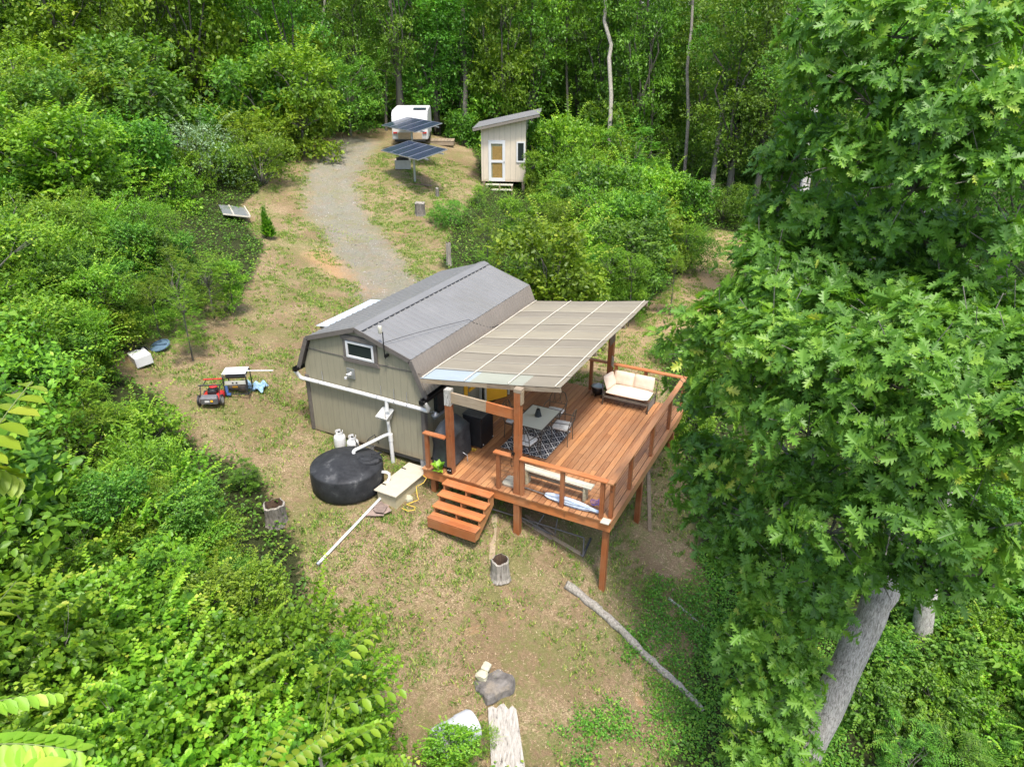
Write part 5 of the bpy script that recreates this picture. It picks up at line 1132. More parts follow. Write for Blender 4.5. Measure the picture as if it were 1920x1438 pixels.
r2, c2 = rack(772, 272, 40.5, 'farther solar rack of four panels in front of the camper trailer', (771, 235, 40.5), 4, (-54.3, 12.1))
mb = MB()
for a in ((-.9, -.5), (.9, -.5), (0, .9)): mb.beam((c1.x, c1.y, .04), (c1.x+a[0], c1.y+a[1], .06), .10, .08)
build_each(mb, 'base_beam', MAT['raw'], r1)
cp = Vector(on_g(756, 316)); o = thing('planter_crate', 'grey plastic crate holding dark pots under the nearer solar rack', 'crate', cp, YAW+.1)
mb = MB()
for a_ in ((-.42, -.28, -.39, .28), (.39, -.28, .42, .28), (-.39, -.28, .39, -.25), (-.39, .25, .39, .28)): mb.b2(a_[0], a_[1], 0, a_[2], a_[3], .46)
mb.b2(-.39, -.25, 0, .39, .25, .03); mb.build('box', simple('crate grey', (.40, .39, .35), .7, .1, 6), o, bevel=.006)
mb = MB()
for a, b in ((-.24, -.1), (0, -.08), (.24, -.1), (-.12, .12), (.14, .12)): mb.lathe([(.08, .04), (.10, .60), (.09, .60), (.06, .5)], (a, b, 0), 10)
mb.build('pot', MAT['black'], o)
op = ongr(944, 345, 40.5); zf = op.z+.45
oh = thing('tan_outbuilding', 'narrow tan outbuilding with sloping metal roof and white glazed door', 'outbuilding', (op.x, op.y, zf), R(27-4))
mb = MB(); Wd, Dp, HL, HR = 2.45, 2.6, 2.90, 3.42
mb.prism([(-Wd/2, 0, 0), (Wd/2, 0, 0), (Wd/2, 0, HR), (-Wd/2, 0, HL)], (0, Dp, 0)); mb.build('wall', MAT['tans'], oh)
mb = MB(); sl = (HR-HL)/Wd; mb.corr((-Wd/2-.40, -.40, HL-.40*sl+.03), (0, Dp+.7, 0), (Wd+1.15, 0, (Wd+1.15)*sl), .5, .035, 'rib'); mb.build('roof', MAT['roof'], oh)
mb = MB(); mb.beam((-Wd/2-.40, -.40, HL-.40*sl-.06), (Wd/2+.75, -.40, HR+.75*sl-.06), .03, .12); mb.beam((-Wd/2-.40, -.38, HL-.40*sl-.06), (-Wd/2-.40, Dp+.25, HL-.40*sl-.06), .03, .12); build_each(mb, 'fascia', MAT['roof2'], oh)
mb = MB(); dx0, dx1, dz1 = -.82, .10, 2.18
for a_ in ((dx0, 0, dx0+.15, dz1), (dx1-.15, 0, dx1, dz1), (dx0+.15, dz1-.18, dx1-.15, dz1), (dx0+.15, 0, dx1-.15, .18), (dx0+.15, 1.0, dx1-.15, 1.14)): mb.b2(a_[0], -.06, a_[1]+.02, a_[2], -.005, a_[3]+.02)
d_ = mb.build('door', MAT['white'], oh, bevel=.006); mb = MB(); mb.b2(dx0+.15, -.03, .20, dx1-.15, -.02, dz1-.16); mb.build('pane', MAT['paneclear'], d_); mb = MB(); mb.b2(dx0+.22, -.018, .2, dx1-.17, -.004, dz1-.3); mb.build('inner_board', MAT['osb'], d_)
mb = MB(); mb.b2(dx1-.07, -.10, 1.0, dx1-.04, -.062, 1.1); mb.build('handle', MAT['black'], d_)
mb = MB()
for a_ in ((.72, 1.05, .80, 2.15), (1.12, 1.05, 1.2, 2.15), (.8, 2.07, 1.12, 2.15), (.8, 1.05, 1.12, 1.13)): mb.b2(a_[0], -.05, a_[1], a_[2], -.004, a_[3])
d_ = mb.build('window', MAT['white'], oh); mb = MB(); mb.b2(.8, -.02, 1.13, 1.12, -.01, 2.07); mb.build('pane', MAT['pane'], d_)
mb = MB()
for k, z_ in enumerate((-.10, -.32)): mb.b2(-.95, -.40-k*.3, z_-.05, .55, -.10-k*.3, z_)
build_each(mb, 'step', MAT['creamw'], oh); mb = MB()
for x_ in (-.9, -.2, .48): mb.b2(x_, -.66, -.62, x_+.06, -.02, -.15)
for x_, y_ in ((-1.1, .1), (1.1, .1), (-1.1, 2.2), (1.1, 2.2)): mb.b2(x_-.08, y_-.08, -1.2, x_+.08, y_+.08, -.002)
build_each(mb, 'foundation_post', MAT['raw'], oh)
# ------------------------------------------------------------------ vegetation
def at_h(u, v, h, t0=5.0):
    """the point on that line of sight h metres above the ground"""
    d = ray(u, v); ts = np.arange(t0, 90, .25); P = CAM[None, :]+d[None, :]*ts[:, None]
    k = np.argmax(P[:, 2]-gz(P[:, 0], P[:, 1]) < h)
    return CAM+d*ts[k], ts[k]
def ptin(u, v, L):
    c = False; j = len(L)-1
    for i in range(len(L)):
        if (L[i][1] > v) != (L[j][1] > v) and u < (L[j][0]-L[i][0])*(v-L[i][1])/(L[j][1]-L[i][1]+1e-9)+L[i][0]: c = not c
        j = i
    return c
NAMES = {'lime1': 'lime', 'lime2': 'yellow green', 'mid1': 'broad leaved', 'mid2': 'dark green', 'sumac': 'feathery lime', 'sumacd': 'feathery green', 'silver': 'silvery', 'heart': 'heart leaved', 'heart2': 'round leaved', 'coneA': 'upright', 'lance1': 'narrow leaved'}
KEEP = [(728, 190, 815, 278, 46), (705, 215, 845, 330, 39), (878, 188, 955, 352, 42), (484, 375, 528, 455, 31), (398, 378, 480, 425, 34), (245, 636, 322, 696, 22), (368, 680, 500, 765, 21),
 (592, 905, 740, 1066, 16.5), (880, 1225, 990, 1438, 16), (820, 1330, 895, 1438, 14), (495, 920, 535, 985, 17), (775, 375, 800, 405, 35), (828, 440, 850, 500, 31), (575, 480, 1240, 900, 24), (1335, 450, 1400, 545, 40), (1265, 575, 1325, 650, 30), (1195, 600, 1250, 660, 27)]
ORD = ['zeroth', 'first', 'second', 'third', 'fourth', 'fifth', 'sixth', 'seventh', 'eighth', 'ninth', 'tenth', 'eleventh', 'twelfth', 'thirteenth', 'fourteenth', 'fifteenth', 'sixteenth', 'seventeenth', 'eighteenth', 'nineteenth', 'twentieth', 'twentyfirst', 'twentysecond', 'twentythird', 'twentyfourth', 'twentyfifth', 'twentysixth', 'twentyseventh', 'twentyeighth', 'twentyninth', 'thirtieth']
def px_of(p):
    d = np.array(p)-CAM; f = d @ _F; return 960+(d @ _X)/f*F_PX, 719-(d @ _U)/f*F_PX, f
def hides(p, r):
    u, v, f = px_of(p); q = r*F_PX/f*(1.2 if r < 2.2 else .9)
    return any(f < b[4] and b[0]-q < u < b[2]+q and b[1]-q < v < b[3]+q for b in KEEP)
def fill(poly, step, h, r, keys, where, group, name='shrub', cat='shrub', zs=(.8, 1.1), vs=None):
    us = [p[0] for p in poly]; v_ = [p[1] for p in poly]; v = min(v_); row = 0
    while v < max(v_):
        u = min(us)+(step*.5 if row % 2 else 0)
        k_ = 0; started = False
        while u < max(us):
            uu, vv = u+rnd.uniform(-.25, .25)*step, v+rnd.uniform(-.2, .2)*step*.8
            if ptin(uu, vv, poly):
                p, t = at_h(uu, vv, rnd.uniform(*h)); k = rnd.choice(keys); rr = rnd.uniform(*r)
                if hides(p, rr):
                    u += step; continue
                k_ += 1
                if not started: started = True; rown = fill.rows = getattr(fill, 'rows', {}); rown[group] = rown.get(group, 0)+1
                plant(name, f'{NAMES[k]} {cat} {where}, {ORD[rown[group]]} row down, {ORD[k_]} from left', cat, 0, 0, 0, rr, k, rnd.uniform(*zs), group, pos=p)
            u += step
        v += (vs or step*.8); row += 1
E1 = (.9, 1.5)
fill([(0, 380), (330, 370), (400, 400), (450, 480), (420, 540), (330, 560), (260, 590), (190, 640), (0, 650)], 82, (.7, 1.5), (1.1, 1.6), ['lime1', 'lime2', 'lance1', 'lime2', 'mid1', 'sumac'], 'in the thicket by the drive', 'shrubs of the thicket left of the drive')
fill([(380, 200), (560, 230), (570, 262), (500, 300), (460, 330), (430, 385), (380, 370), (300, 340), (260, 250)], 70, (.5, 1.2), (1.2, 1.8), ['lime2', 'lime1', 'lime2', 'mid1'], 'on the bank above the drive', 'shrubs on the bank above the drive')
fill([(0, 80), (60, 60), (230, 100), (330, 180), (350, 260), (240, 330), (0, 340)], 95, (1.5, 2.3), (1.8, 2.5), ['lime1', 'lime2', 'mid1', 'lime1', 'lime2'], 'on the upper left hillside', 'tall shrubs on the left hillside')
fill([(200, 40), (560, 60), (610, 160), (560, 230), (430, 200), (330, 150), (230, 90)], 90, (2.0, 3.4), (2.2, 3.0), ['mid1', 'lime1', 'mid2', 'lime1'], 'at the left wood edge', 'young trees at the left wood edge', 'young_tree', 'tree')
fill([(0, 660), (140, 690), (200, 730), (290, 790), (280, 850), (200, 880), (0, 900)], 72, (.6, 1.2), (.8, 1.15), ['lime1', 'sumac', 'lance1', 'lime2', 'sumac'], 'left of the lawn mower', 'shrubs left of the mower')
fill([(0, 900), (300, 880), (400, 950), (470, 1030), (540, 1110), (560, 1160), (0, 1160)], 92, (.9, 1.7), (.85, 1.2), ['sumacd', 'heart2', 'lance1', 'sumac', 'heart', 'lime2'], 'left of the dark stump', 'shrubs in the lower left tangle')
fill([(0, 1170), (560, 1170), (640, 1260), (700, 1350), (740, 1438), (760, 1500), (0, 1520)], 105, (1.9, 2.7), (.85, 1.15), ['heart', 'heart', 'heart2'], 'in the bottom left mass', 'heart leaved vines at the bottom left', 'vine_shrub')
fill([(985, 245), (1060, 225), (1170, 290), (1260, 360), (1320, 440), (1300, 500), (1230, 540), (1090, 540), (1000, 535), (960, 520), (870, 470), (850, 440), (900, 380), (960, 330)], 60, (1.3, 2.7), (1.3, 1.9), ['lime1', 'mid1', 'lime2', 'mid1', 'lime1', 'lime2'], 'in the hedge behind the patio', 'shrubs of the hedge behind the patio roof')
fill([(1080, 270), (1180, 240), (1270, 300), (1300, 380), (1200, 360)], 80, (2.5, 3.5), (1.5, 2.2), ['sumacd', 'mid1', 'sumac'], 'rising above the hedge', 'young trees over the hedge', 'young_tree', 'tree')
fill([(1620, 1180), (1920, 1060), (1920, 1438), (1560, 1438)], 105, (.25, .6), (.65, .95), ['heart2', 'mid2', 'mid1', 'mid1'], 'right of the oak trunk', 'shrubs right of the oak trunk')
fill([(1700, 880), (1920, 860), (1920, 1060), (1760, 1090)], 100, (.8, 1.4), (1.0, 1.4), ['mid2', 'mid1', 'heart2'], 'shaded behind the oak', 'shrubs shaded behind the oak')
fill([(0, 60), (330, 90), (560, 200), (560, 262), (450, 340), (420, 400), (0, 400)], 75, (.5, 1.1), (.8, 1.3), ['lime1', 'lime2', 'mid1', 'mid2', 'sumac'], 'low on the left hillside', 'low shrubs of the left hillside')
fill([(0, 380), (330, 370), (440, 430), (460, 520), (380, 570), (230, 620), (190, 680), (0, 720)], 58, (.9, 2.0), (.45, .8), ['lime1', 'sumac', 'lime2', 'heart', 'mid1'], 'poking above the left thicket', 'small shrubs in the left thicket')
fill([(0, 900), (300, 880), (400, 950), (540, 1110), (640, 1260), (720, 1438), (0, 1438)], 78, (1.8, 2.9), (.35, .6), ['lance1', 'sumac', 'lime1', 'heart2', 'mid1', 'sumacd'], 'poking above the lower left mass', 'small shrubs at the lower left')
fill([(985, 245), (1170, 290), (1320, 440), (1230, 540), (1000, 520), (850, 440), (960, 330)], 62, (1.5, 2.3), (.5, .85), ['lime1', 'sumac', 'lime2', 'mid1'], 'poking above the patio hedge', 'small shrubs in the hedge')
fill([(1130, 330), (1240, 340), (1335, 410), (1330, 500), (1250, 548), (1080, 560), (1030, 545), (1100, 440)], 56, (.9, 1.8), (1.2, 1.6), ['lime1', 'lime2', 'mid1', 'sumac', 'lime1'], 'at the hedge end by the trail', 'shrubs at the hedge end')
fill([(1760, 1150), (1920, 1130), (1920, 1438), (1700, 1438)], 90, (.3, .8), (.7, 1.0), ['mid2', 'mid1', 'heart2', 'sumacd'], 'at the lower right corner', 'shrubs at the lower right corner')
fill([(1330, 340), (1500, 340), (1500, 440), (1420, 440), (1400, 425), (1350, 425)], 60, (.5, 1.4), (1.1, 1.6), ['mid2', 'mid1'], 'in the dark gap beyond the trail', 'shrubs beyond the trail end')
def uniq(name, label, cat, u, v, h, r, key, zs=1.0, **k):
    p, t = at_h(u, v, h); return plant(name, label, cat, 0, 0, 0, r, key, zs, pos=p, **k)
uniq('silver_shrub', 'silvery grey green shrub on the bank left of the gravel drive', 'shrub', 375, 290, 1.2, 1.9, 'silver', .95)
uniq('dark_shrub', 'low rounded dark green shrub beside the reddish cut stump', 'shrub', 838, 402, .4, .95, 'mid2', .8)
uniq('shrub', 'rounded green shrub left of the tan outbuilding, below the trees', 'shrub', 866, 245, .8, 1.4, 'mid1', 1.0)
plant('shrub', 'yellow green shrub behind the camper trailer roof', 'shrub', 790, 195, 50, 2.0, 'lime2', .9)
plant('young_tree', 'bright light green young tree behind the tan outbuilding', 'tree', 938, 160, 46.5, 2.0, 'lime1', 1.25)
uniq('shrub', 'yellow leaved shrub behind the sloping roof of the tan outbuilding', 'shrub', 1010, 205, 1.8, 1.3, 'lime2', .8)
uniq('shrub', 'tall lime shrub standing right of the tan outbuilding window', 'shrub', 1062, 285, 2.6, 1.7, 'lime1', 1.2)
uniq('shrub', 'small pointed green shrub before the steps of the tan outbuilding', 'shrub', 897, 372, .4, .55, 'coneA', 1.0)
uniq('shrub', 'green shrub hiding the right corner of the tan outbuilding', 'shrub', 1012, 285, 2.1, 1.5, 'mid1', 1.2)
uniq('shrub', 'round green shrub beside the trail at the deck back corner', 'shrub', 1262, 668, .3, .65, 'mid2', .9)
uniq('shrub', 'low leafy shrub just beyond the back right deck rail', 'shrub', 1300, 790, .4, .8, 'lime1', .8)
uniq('shrub', 'arching feathery shrub reaching over the grass above the dark stump', 'shrub', 455, 885, .5, .45, 'sumacd', .6)
uniq('shrub', 'dark shrub shading the left side of the outbuilding hedge end', 'shrub', 1290, 470, 1.0, 1.2, 'mid2', 1.0)
uniq('young_tree', 'broad leaved lime young tree at the far left edge', 'tree', 120, 300, 2.3, 1.75, 'heart', .9)
uniq('shrub', 'small leafy shrub over the white drum', 'shrub', 845, 1392, .85, .42, 'heart2', .7)
uniq('shrub', 'low yellow green shrub between the white drum and the bleached log', 'shrub', 905, 1390, .2, .30, 'lime2', 1.0)
fill([(-560, 120), (-70, 60), (-60, 1500), (-560, 1500)], 190, (1.2, 2.4), (1.9, 2.6), ['lime1', 'mid1', 'lime2', 'mid2'], 'off the left edge of the photo', 'shrubs past the left edge')
fill([(2000, 500), (2500, 420), (2500, 1400), (2000, 1450)], 200, (.8, 1.8), (1.6, 2.2), ['mid1', 'mid2', 'heart2'], 'off the right edge of the photo', 'shrubs past the right edge')
# the wood behind
def forest_row(t, u0, u1, du, r, h, keys, lab, group, bark=('bark', 'barkdark')):
    u = u0; cnt = 0
    while u < u1:
        p = at(u+rnd.uniform(-.3, .3)*du, 300, t*rnd.uniform(.96, 1.04)); g = g1(p[0], p[1]); rr = rnd.uniform(*r); k = rnd.choice(keys)
        if hides((p[0], p[1], g+5), rr*.3):
            u += du; continue
        cnt += 1
        plant('tall_tree', {'tallD': 'lime green ', 'tallA': 'dark green ', 'tallB': 'deep green ', 'tallC': 'fresh green '}[k]+lab+f', {ORD[cnt]} from left', 'tree', 0, 0, 0, rr, k, rnd.uniform(.95, 1.25), group, rnd.choice(bark), rnd.uniform(.13, .24), pos=(p[0], p[1], g+rnd.uniform(*h)))
        u += du
forest_row(47, -160, 640, 80, (2.8, 3.6), (5.0, 7.0), ['tallD', 'tallC', 'tallD', 'tallA'], 'tree in the front row of the wood on the left', 'front trees of the left wood')
forest_row(50, 690, 1330, 62, (2.2, 3.0), (4.8, 8.0), ['tallA', 'tallB', 'tallC'], 'tree in the front row of the wood behind the outbuilding', 'front trees of the middle wood')
forest_row(42, 1360, 1980, 85, (2.3, 3.0), (5.8, 8.5), ['tallA', 'tallB', 'tallA'], 'tree in the shaded wood on the right', 'trees of the right wood')
forest_row(36, 2060, 2600, 150, (2.6, 3.2), (6.0, 8.5), ['tallA', 'tallC'], 'tree past the right edge of the photo', 'trees past the right edge')
forest_row(58, -180, 1700, 80, (3.2, 4.2), (6.0, 9.5), ['tallA', 'tallB'], 'tree in the second row of the wood', 'second row of the wood')
forest_row(72, -200, 2100, 105, (4.6, 5.6), (9.0, 13.0), ['tallA', 'tallB', 'tallC'], 'tree deep in the wood', 'trees deep in the wood')
forest_row(27, 1560, 2000, 120, (1.9, 2.4), (6.0, 8.0), ['tallA', 'tallC'], 'tree standing between the oaks and the wood', 'trees beyond the oaks')
fill([(600, 120), (1330, 120), (1440, 330), (1440, 390), (1330, 330), (1000, 200), (700, 225)], 74, (1.2, 3.0), (1.6, 2.5), ['mid2', 'mid1'], 'below the tall trees', 'understorey shrubs', vs=45)
def custom_tree(label, path, r0, r1, key, crowns, barkm='bark', name='tall_tree'):
    """path: list of (u, v, t) along the trunk; crowns: (u, v, t, r, zs)"""
    P = [Vector(at(*q)) for q in path]; g = g1(P[0].x, P[0].y); P[0].z = g-.1 if P[0].z > g-.1 else P[0].z
    o = thing(name, label, 'tree', (P[0].x, P[0].y, g)); B0 = Vector((P[0].x, P[0].y, g)); n = len(P)
    mb = MB(); mb.tube([q-B0 for q in P], [r0+(r1-r0)*i/(n-1) for i in range(n)], 12, tone=.5); mb.build('trunk', MAT[barkm], o, smooth=True, recalc=False)
    for (u, v, t, r, zs) in crowns:
        c = bpy.data.objects.new('crown', PROTO[key][0]); COL.objects.link(c); c.parent = o; c.location = Vector(at(u, v, t))-B0; c.scale = (r, r, r*zs)
        b = bpy.data.objects.new('branches', PROTO[key][1]); COL.objects.link(b); b.parent = o; b.location = c.location; b.scale = (r, r, r*zs)
    return o
custom_tree('crooked pale grey trunk rising bare before the wood, right of the outbuilding', [(1141, 300, 44), (1143, 250, 44), (1146, 180, 44), (1142, 110, 44), (1146, 85, 44), (1133, 40, 44), (1136, 0, 44), (1140, -80, 44)], .14, .10, 'tallC', [(1150, -150, 44, 2.6, .8)], 'bonewood')
custom_tree('straight dark grey trunk standing behind the camper and outbuilding', [(870, 225, 47), (873, 150, 47), (867, 70, 47), (868, 0, 47), (870, -80, 47)], .17, .13, 'tallA', [(868, -170, 47, 3.0, .9)], 'bark')
custom_tree('slanting grey trunk in the dark gap right of the hedge', [(1328, 400, 42), (1340, 310, 42), (1352, 225, 42), (1370, 120, 42)], .17, .12, 'tallA', [(1380, 60, 42, 2.3, 1.0)], 'bark')
custom_tree('vine wrapped pale trunk in the shade left of the upper oak', [(1506, 420, 24), (1512, 330, 24), (1522, 250, 24), (1530, 150, 24)], .16, .13, 'tallA', [(1532, 110, 24.3, 1.7, .9)], 'barkpale')
for lab, uu, tt, rr_, bk in (('slim dark bare trunk left of the straight grey one behind the camper', 726, 48, .10, 'barkdark'), ('slim grey bare trunk over the roof of the tan outbuilding', 1062, 48, .09, 'barkdark'), ('slim grey bare trunk right of the crooked pale one', 1222, 47, .10, 'barkdark'), ('slim grey bare trunk at the left side of the dark gap', 1288, 44, .11, 'bark'), ('slim grey bare trunk above the bend of the drive', 612, 50, .10, 'bark')):
    custom_tree(lab, [(uu, 300, tt), (uu+rnd.uniform(-4, 4), 220, tt), (uu+rnd.uniform(-8, 8), 130, tt), (uu+rnd.uniform(-10, 10), 50, tt), (uu+rnd.uniform(-14, 14), -60, tt)], rr_, rr_*.7, 'tallA', [(uu, -150, tt, 2.0, .8)], bk)
# ------------------------------------------------------------------ oaks close to the lens
def oak(label, path, r0, r1, clumps, seed, size=.19, per=135, forkat=-1):
    P = [Vector(at(*q)) for q in path]; g = g1(P[0].x, P[0].y); base = Vector((P[0].x, P[0].y, g)); P[0] = base+Vector((0, 0, -.2))
    o = thing('oak_tree', label, 'tree', base)
    fk = P[forkat]
    mb = MB(); Q = []; n = 4*(len(P)-1)+1
    for i in range(n):
        t = i/4; k = min(int(t), len(P)-2); Q.append(P[k].lerp(P[k+1], t-k)+Vector((rnd.uniform(-.02, .02), rnd.uniform(-.02, .02), 0))-base)
    mb.tube(Q, [(r0*(1.25 if i == 0 else 1)+(r1-r0)*i/(n-1))*(1+.05*math.sin(i*1.7)) for i in range(n)], 18, tone=.5); mb.build('trunk', MAT['barkpale'], o, smooth=True, recalc=False)
    C = [(Vector(at(u, v, t)), r) for u, v, t, r in clumps]
    # limbs: each clump hangs on the nearest already connected node
    nodes = [(fk, r1*.75)]; order = sorted(C, key=lambda c: (c[0]-fk).length); 
    mb = MB()
    for c, r in order:
        best = min(nodes, key=lambda nd: (nd[0]-c).length+.15*(nd[0]-fk).length); a, ra = best; rb = max(.018, ra*.62)
        L = (c-a).length; pts = []; 
        for i in range(6):
            t = i/5; q = a.lerp(c-Vector((0, 0, r*.25)), t); j = .05*L*math.sin(math.pi*t); pts.append(q+Vector((rnd.uniform(-j, j), rnd.uniform(-j, j), .10*L*math.sin(math.pi*t)))-base)
        mb.tube(pts, [ra*.8+(rb-ra*.8)*i/5 for i in range(6)], 8, tone=.5); nodes.append((c-Vector((0, 0, r*.25)), rb))
        for _ in range(9):
            e = c+Vector((rnd.gauss(0, 1), rnd.gauss(0, 1), rnd.gauss(.2, .6))).normalized()*r*.92; m_ = (c+e)/2+Vector((0, 0, -.06*r))
            mb.tube([pts[-1], m_-base, e-base], [rb*.5, rb*.28, .006], 5, tone=.5)
    mb.build('branches', MAT['bark'], o, smooth=True, recalc=False)
    cl = [((c-base), r) for c, r in C]
    Pp, Dd, Nn, sz, T = clump_leaves(cl, per, 5, size, .56, .55, whorl=True, shell=.35)
    me = leaves_mesh('oak_crown', Pp, Dd, Nn, sz, 'oak', LM['oak'], T, droop=.22); c = bpy.data.objects.new('crown', me); COL.objects.link(c); c.parent = o
    return o
OAK1 = [(1330, 610, 12.2, .85), (1270, 655, 12.6, .6), (1440, 560, 11.8, .75), (1450, 640, 11, .95), (1560, 600, 11, .85), (1570, 680, 10, .95), (1700, 620, 10.2, .9), (1700, 700, 9.4, .95), (1830, 650, 9.6, .9), (1920, 700, 9.0, .9), (1840, 780, 8.8, .85), (1940, 850, 8.8, .8),
 (1300, 745, 12.8, .65), (1400, 740, 11.8, .9), (1520, 790, 10.2, .85), (1660, 810, 9.4, .8), (1760, 860, 9.2, .7), (1290, 850, 13.2, .65), (1300, 920, 13.4, .8), (1400, 880, 12.6, .8), (1350, 990, 13.2, .6), (1440, 970, 12.4, .85), (1390, 1060, 13.0, .55), (1470, 1060, 12.4, .8), (1520, 900, 11.2, .8),
 (1560, 980, 10.2, .8), (1680, 950, 9.6, .8), (1800, 990, 9.2, .75), (1880, 1050, 9.4, .6), (1640, 1050, 10.6, .65), (1760, 1080, 10.4, .6), (1450, 1150, 12.4, .8), (1400, 1210, 12.8, .6), (1530, 1130, 12, .7), (1480, 1250, 12.4, .7), (1420, 1310, 12.8, .6), (1470, 1370, 12.6, .6), (1400, 1400, 13.0, .45), (1455, 395, 13.4, .65), (1425, 470, 13.0, .65), (1475, 300, 13.4, .6), (1450, 505, 12.6, .8), (1560, 525, 12.2, .9), (1680, 560, 11.8, .95), (1800, 590, 11, .9), (1905, 620, 10.4, .85), (1560, 455, 13, .7), (1740, 500, 12.4, .8), (1395, 565, 12.6, .6), (1500, 1440, 12.6, .35), (1500, 1290, 12.2, .45), (1440, 1430, 12.4, .6), (1560, 1070, 11.2, .6)]
OAK1 = [((u+22 if u < 1345 else u), v, t, r*(.9 if u < 1345 else 1)) for u, v, t, r in OAK1]
oak('huge oak with lobed leaves and leaning pale trunk filling the right side', [(1470, 1480, 14.0), (1550, 1330, 13.2), (1610, 1200, 12.7), (1655, 1110, 12.2), (1700, 960, 11.6)], .31, .22, OAK1, 1)
OAK2 = [(1560, 60, 11.5, .85), (1680, 40, 11, .9), (1800, 90, 10.5, .9), (1920, 40, 10.5, .8), (1530, 150, 11.8, .7), (1640, 170, 11.2, .9), (1760, 220, 10.6, .9), (1880, 190, 10.2, .9), (1510, 250, 12.4, .6), (1480, 330, 13.2, .5), (1600, 290, 11.6, .85), (1720, 330, 11, .85), (1850, 320, 10.4, .85), (1540, 400, 12.6, .7), (1460, 440, 13.4, .6), (1640, 420, 12, .8), (1760, 440, 11.6, .8), (1880, 460, 10.8, .8), (1520, 480, 13.2, .6), (1640, 500, 12.8, .7), (1780, 540, 12.2, .7), (1900, 570, 11.4, .7)]
oak('upper oak with bright lobed leaves behind and above the huge oak', [(1800, 1000, 15.5), (1790, 800, 14.5), (1760, 560, 13.6), (1745, 400, 12.8)], .2, .14, OAK2, 2)
# ------------------------------------------------------------------ frond sprigs near the lens
def frond_tree(label, tip_list, base_uvt, mat='lime'):
    b = Vector(at(*base_uvt)); g = g1(b.x, b.y); o = thing('sapling_tree', label, 'tree', (b.x, b.y, g)); B0 = Vector((b.x, b.y, g))
    mb = MB(); mb.tube([(0, 0, -.1), (.05, .03, (b.z-g)*.5), (0, 0, b.z-g)], [.05, .035, .02], 8, tone=.5); mb.build('trunk', MAT['bark'], o, smooth=True, recalc=False)
    Ps, Ds, Ns = [], [], []; mb = MB(); SZ = []
    for (pa, pb, n, sz, droop) in tip_list:
        A0, A1 = Vector(at(*pa)), Vector(at(*pb)); L = (A1-A0).length; d = (A1-A0).normalized(); side = d.cross(Vector((0, 0, 1))).normalized(); pts = []
        mb.tube([Vector((0, 0, b.z-g)), (A0-B0)*.5+Vector((0, 0, (b.z-g)*.5)), A0-B0], [.009, .006, .004], 6, tone=.5)
        n = int(n*1.6)
        for i in range(n):
            t = (i+.5)/n; q = A0.lerp(A1, t)+Vector((0, 0, droop*L*math.sin(math.pi*t))); pts.append(q-B0)
            for s in (-1, 1): Ps.append(q-B0); Ds.append(side*s+d*.45+Vector((0, 0, -.25))+Vector([rnd.uniform(-.1, .1) for _ in range(3)])); Ns.append(Vector((0, 0, 1))+d*.2+Vector([rnd.uniform(-.2, .2) for _ in range(3)])); SZ.append(sz*(.75+.4*math.sin(math.pi*t)))
        mb.tube([A0-B0]+pts+[A1-B0], .003, 5, tone=.5)
    mb.build('twigs', simple('green twig', (.12, .16, .04), .6, .2, 9), o)
    me = leaves_mesh('fronds', np.array([tuple(x) for x in Ps]), np.array([tuple(x) for x in Ds]), np.array([tuple(x) for x in Ns]), np.array(SZ), 'oval', LM[mat], RN.random(len(Ps))*.4+.55, droop=.25)
    c = bpy.data.objects.new('fronds', me); COL.objects.link(c); c.parent = o; return o
frond_tree('near sapling with large drooping leaflets cut by the left edge of the photo', [((-80, 930, 3.3), (60, 715, 3.5), 5, .14, .05), ((-60, 860, 3.4), (40, 900, 3.5), 4, .12, .05), ((-60, 1220, 3.6), (30, 1090, 4.2), 5, .10, .03)], (-200, 1100, 3.5))
frond_tree('near sapling with feathery fronds at the bottom left corner', [((-60, 1400, 3.0), (155, 1410, 3.1), 7, .11, .08), ((-60, 1330, 3.2), (110, 1300, 3.5), 6, .08, .06), ((0, 1460, 3.0), (110, 1440, 2.9), 4, .09, .03)], (-80, 1560, 3.0))
frond_tree('sapling fronds rising in front of the vines at the bottom', [((480, 1480, 6.5), (640, 1360, 7.0), 8, .11, .05), ((470, 1480, 6.5), (560, 1340, 7.0), 7, .10, .05), ((520, 1490, 6.6), (690, 1425, 7.0), 6, .10, .05)], (500, 1560, 6.6))
frond_tree('loose spray of round yellow green leaves reaching over the grass', [((620, 1330, 8.4), (760, 1290, 8.8), 4, .16, .04), ((620, 1260, 8.6), (700, 1185, 9.2), 4, .15, .04), ((640, 1400, 8.2), (730, 1350, 8.8), 4, .14, .03)], (600, 1420, 8.6), 'vine')
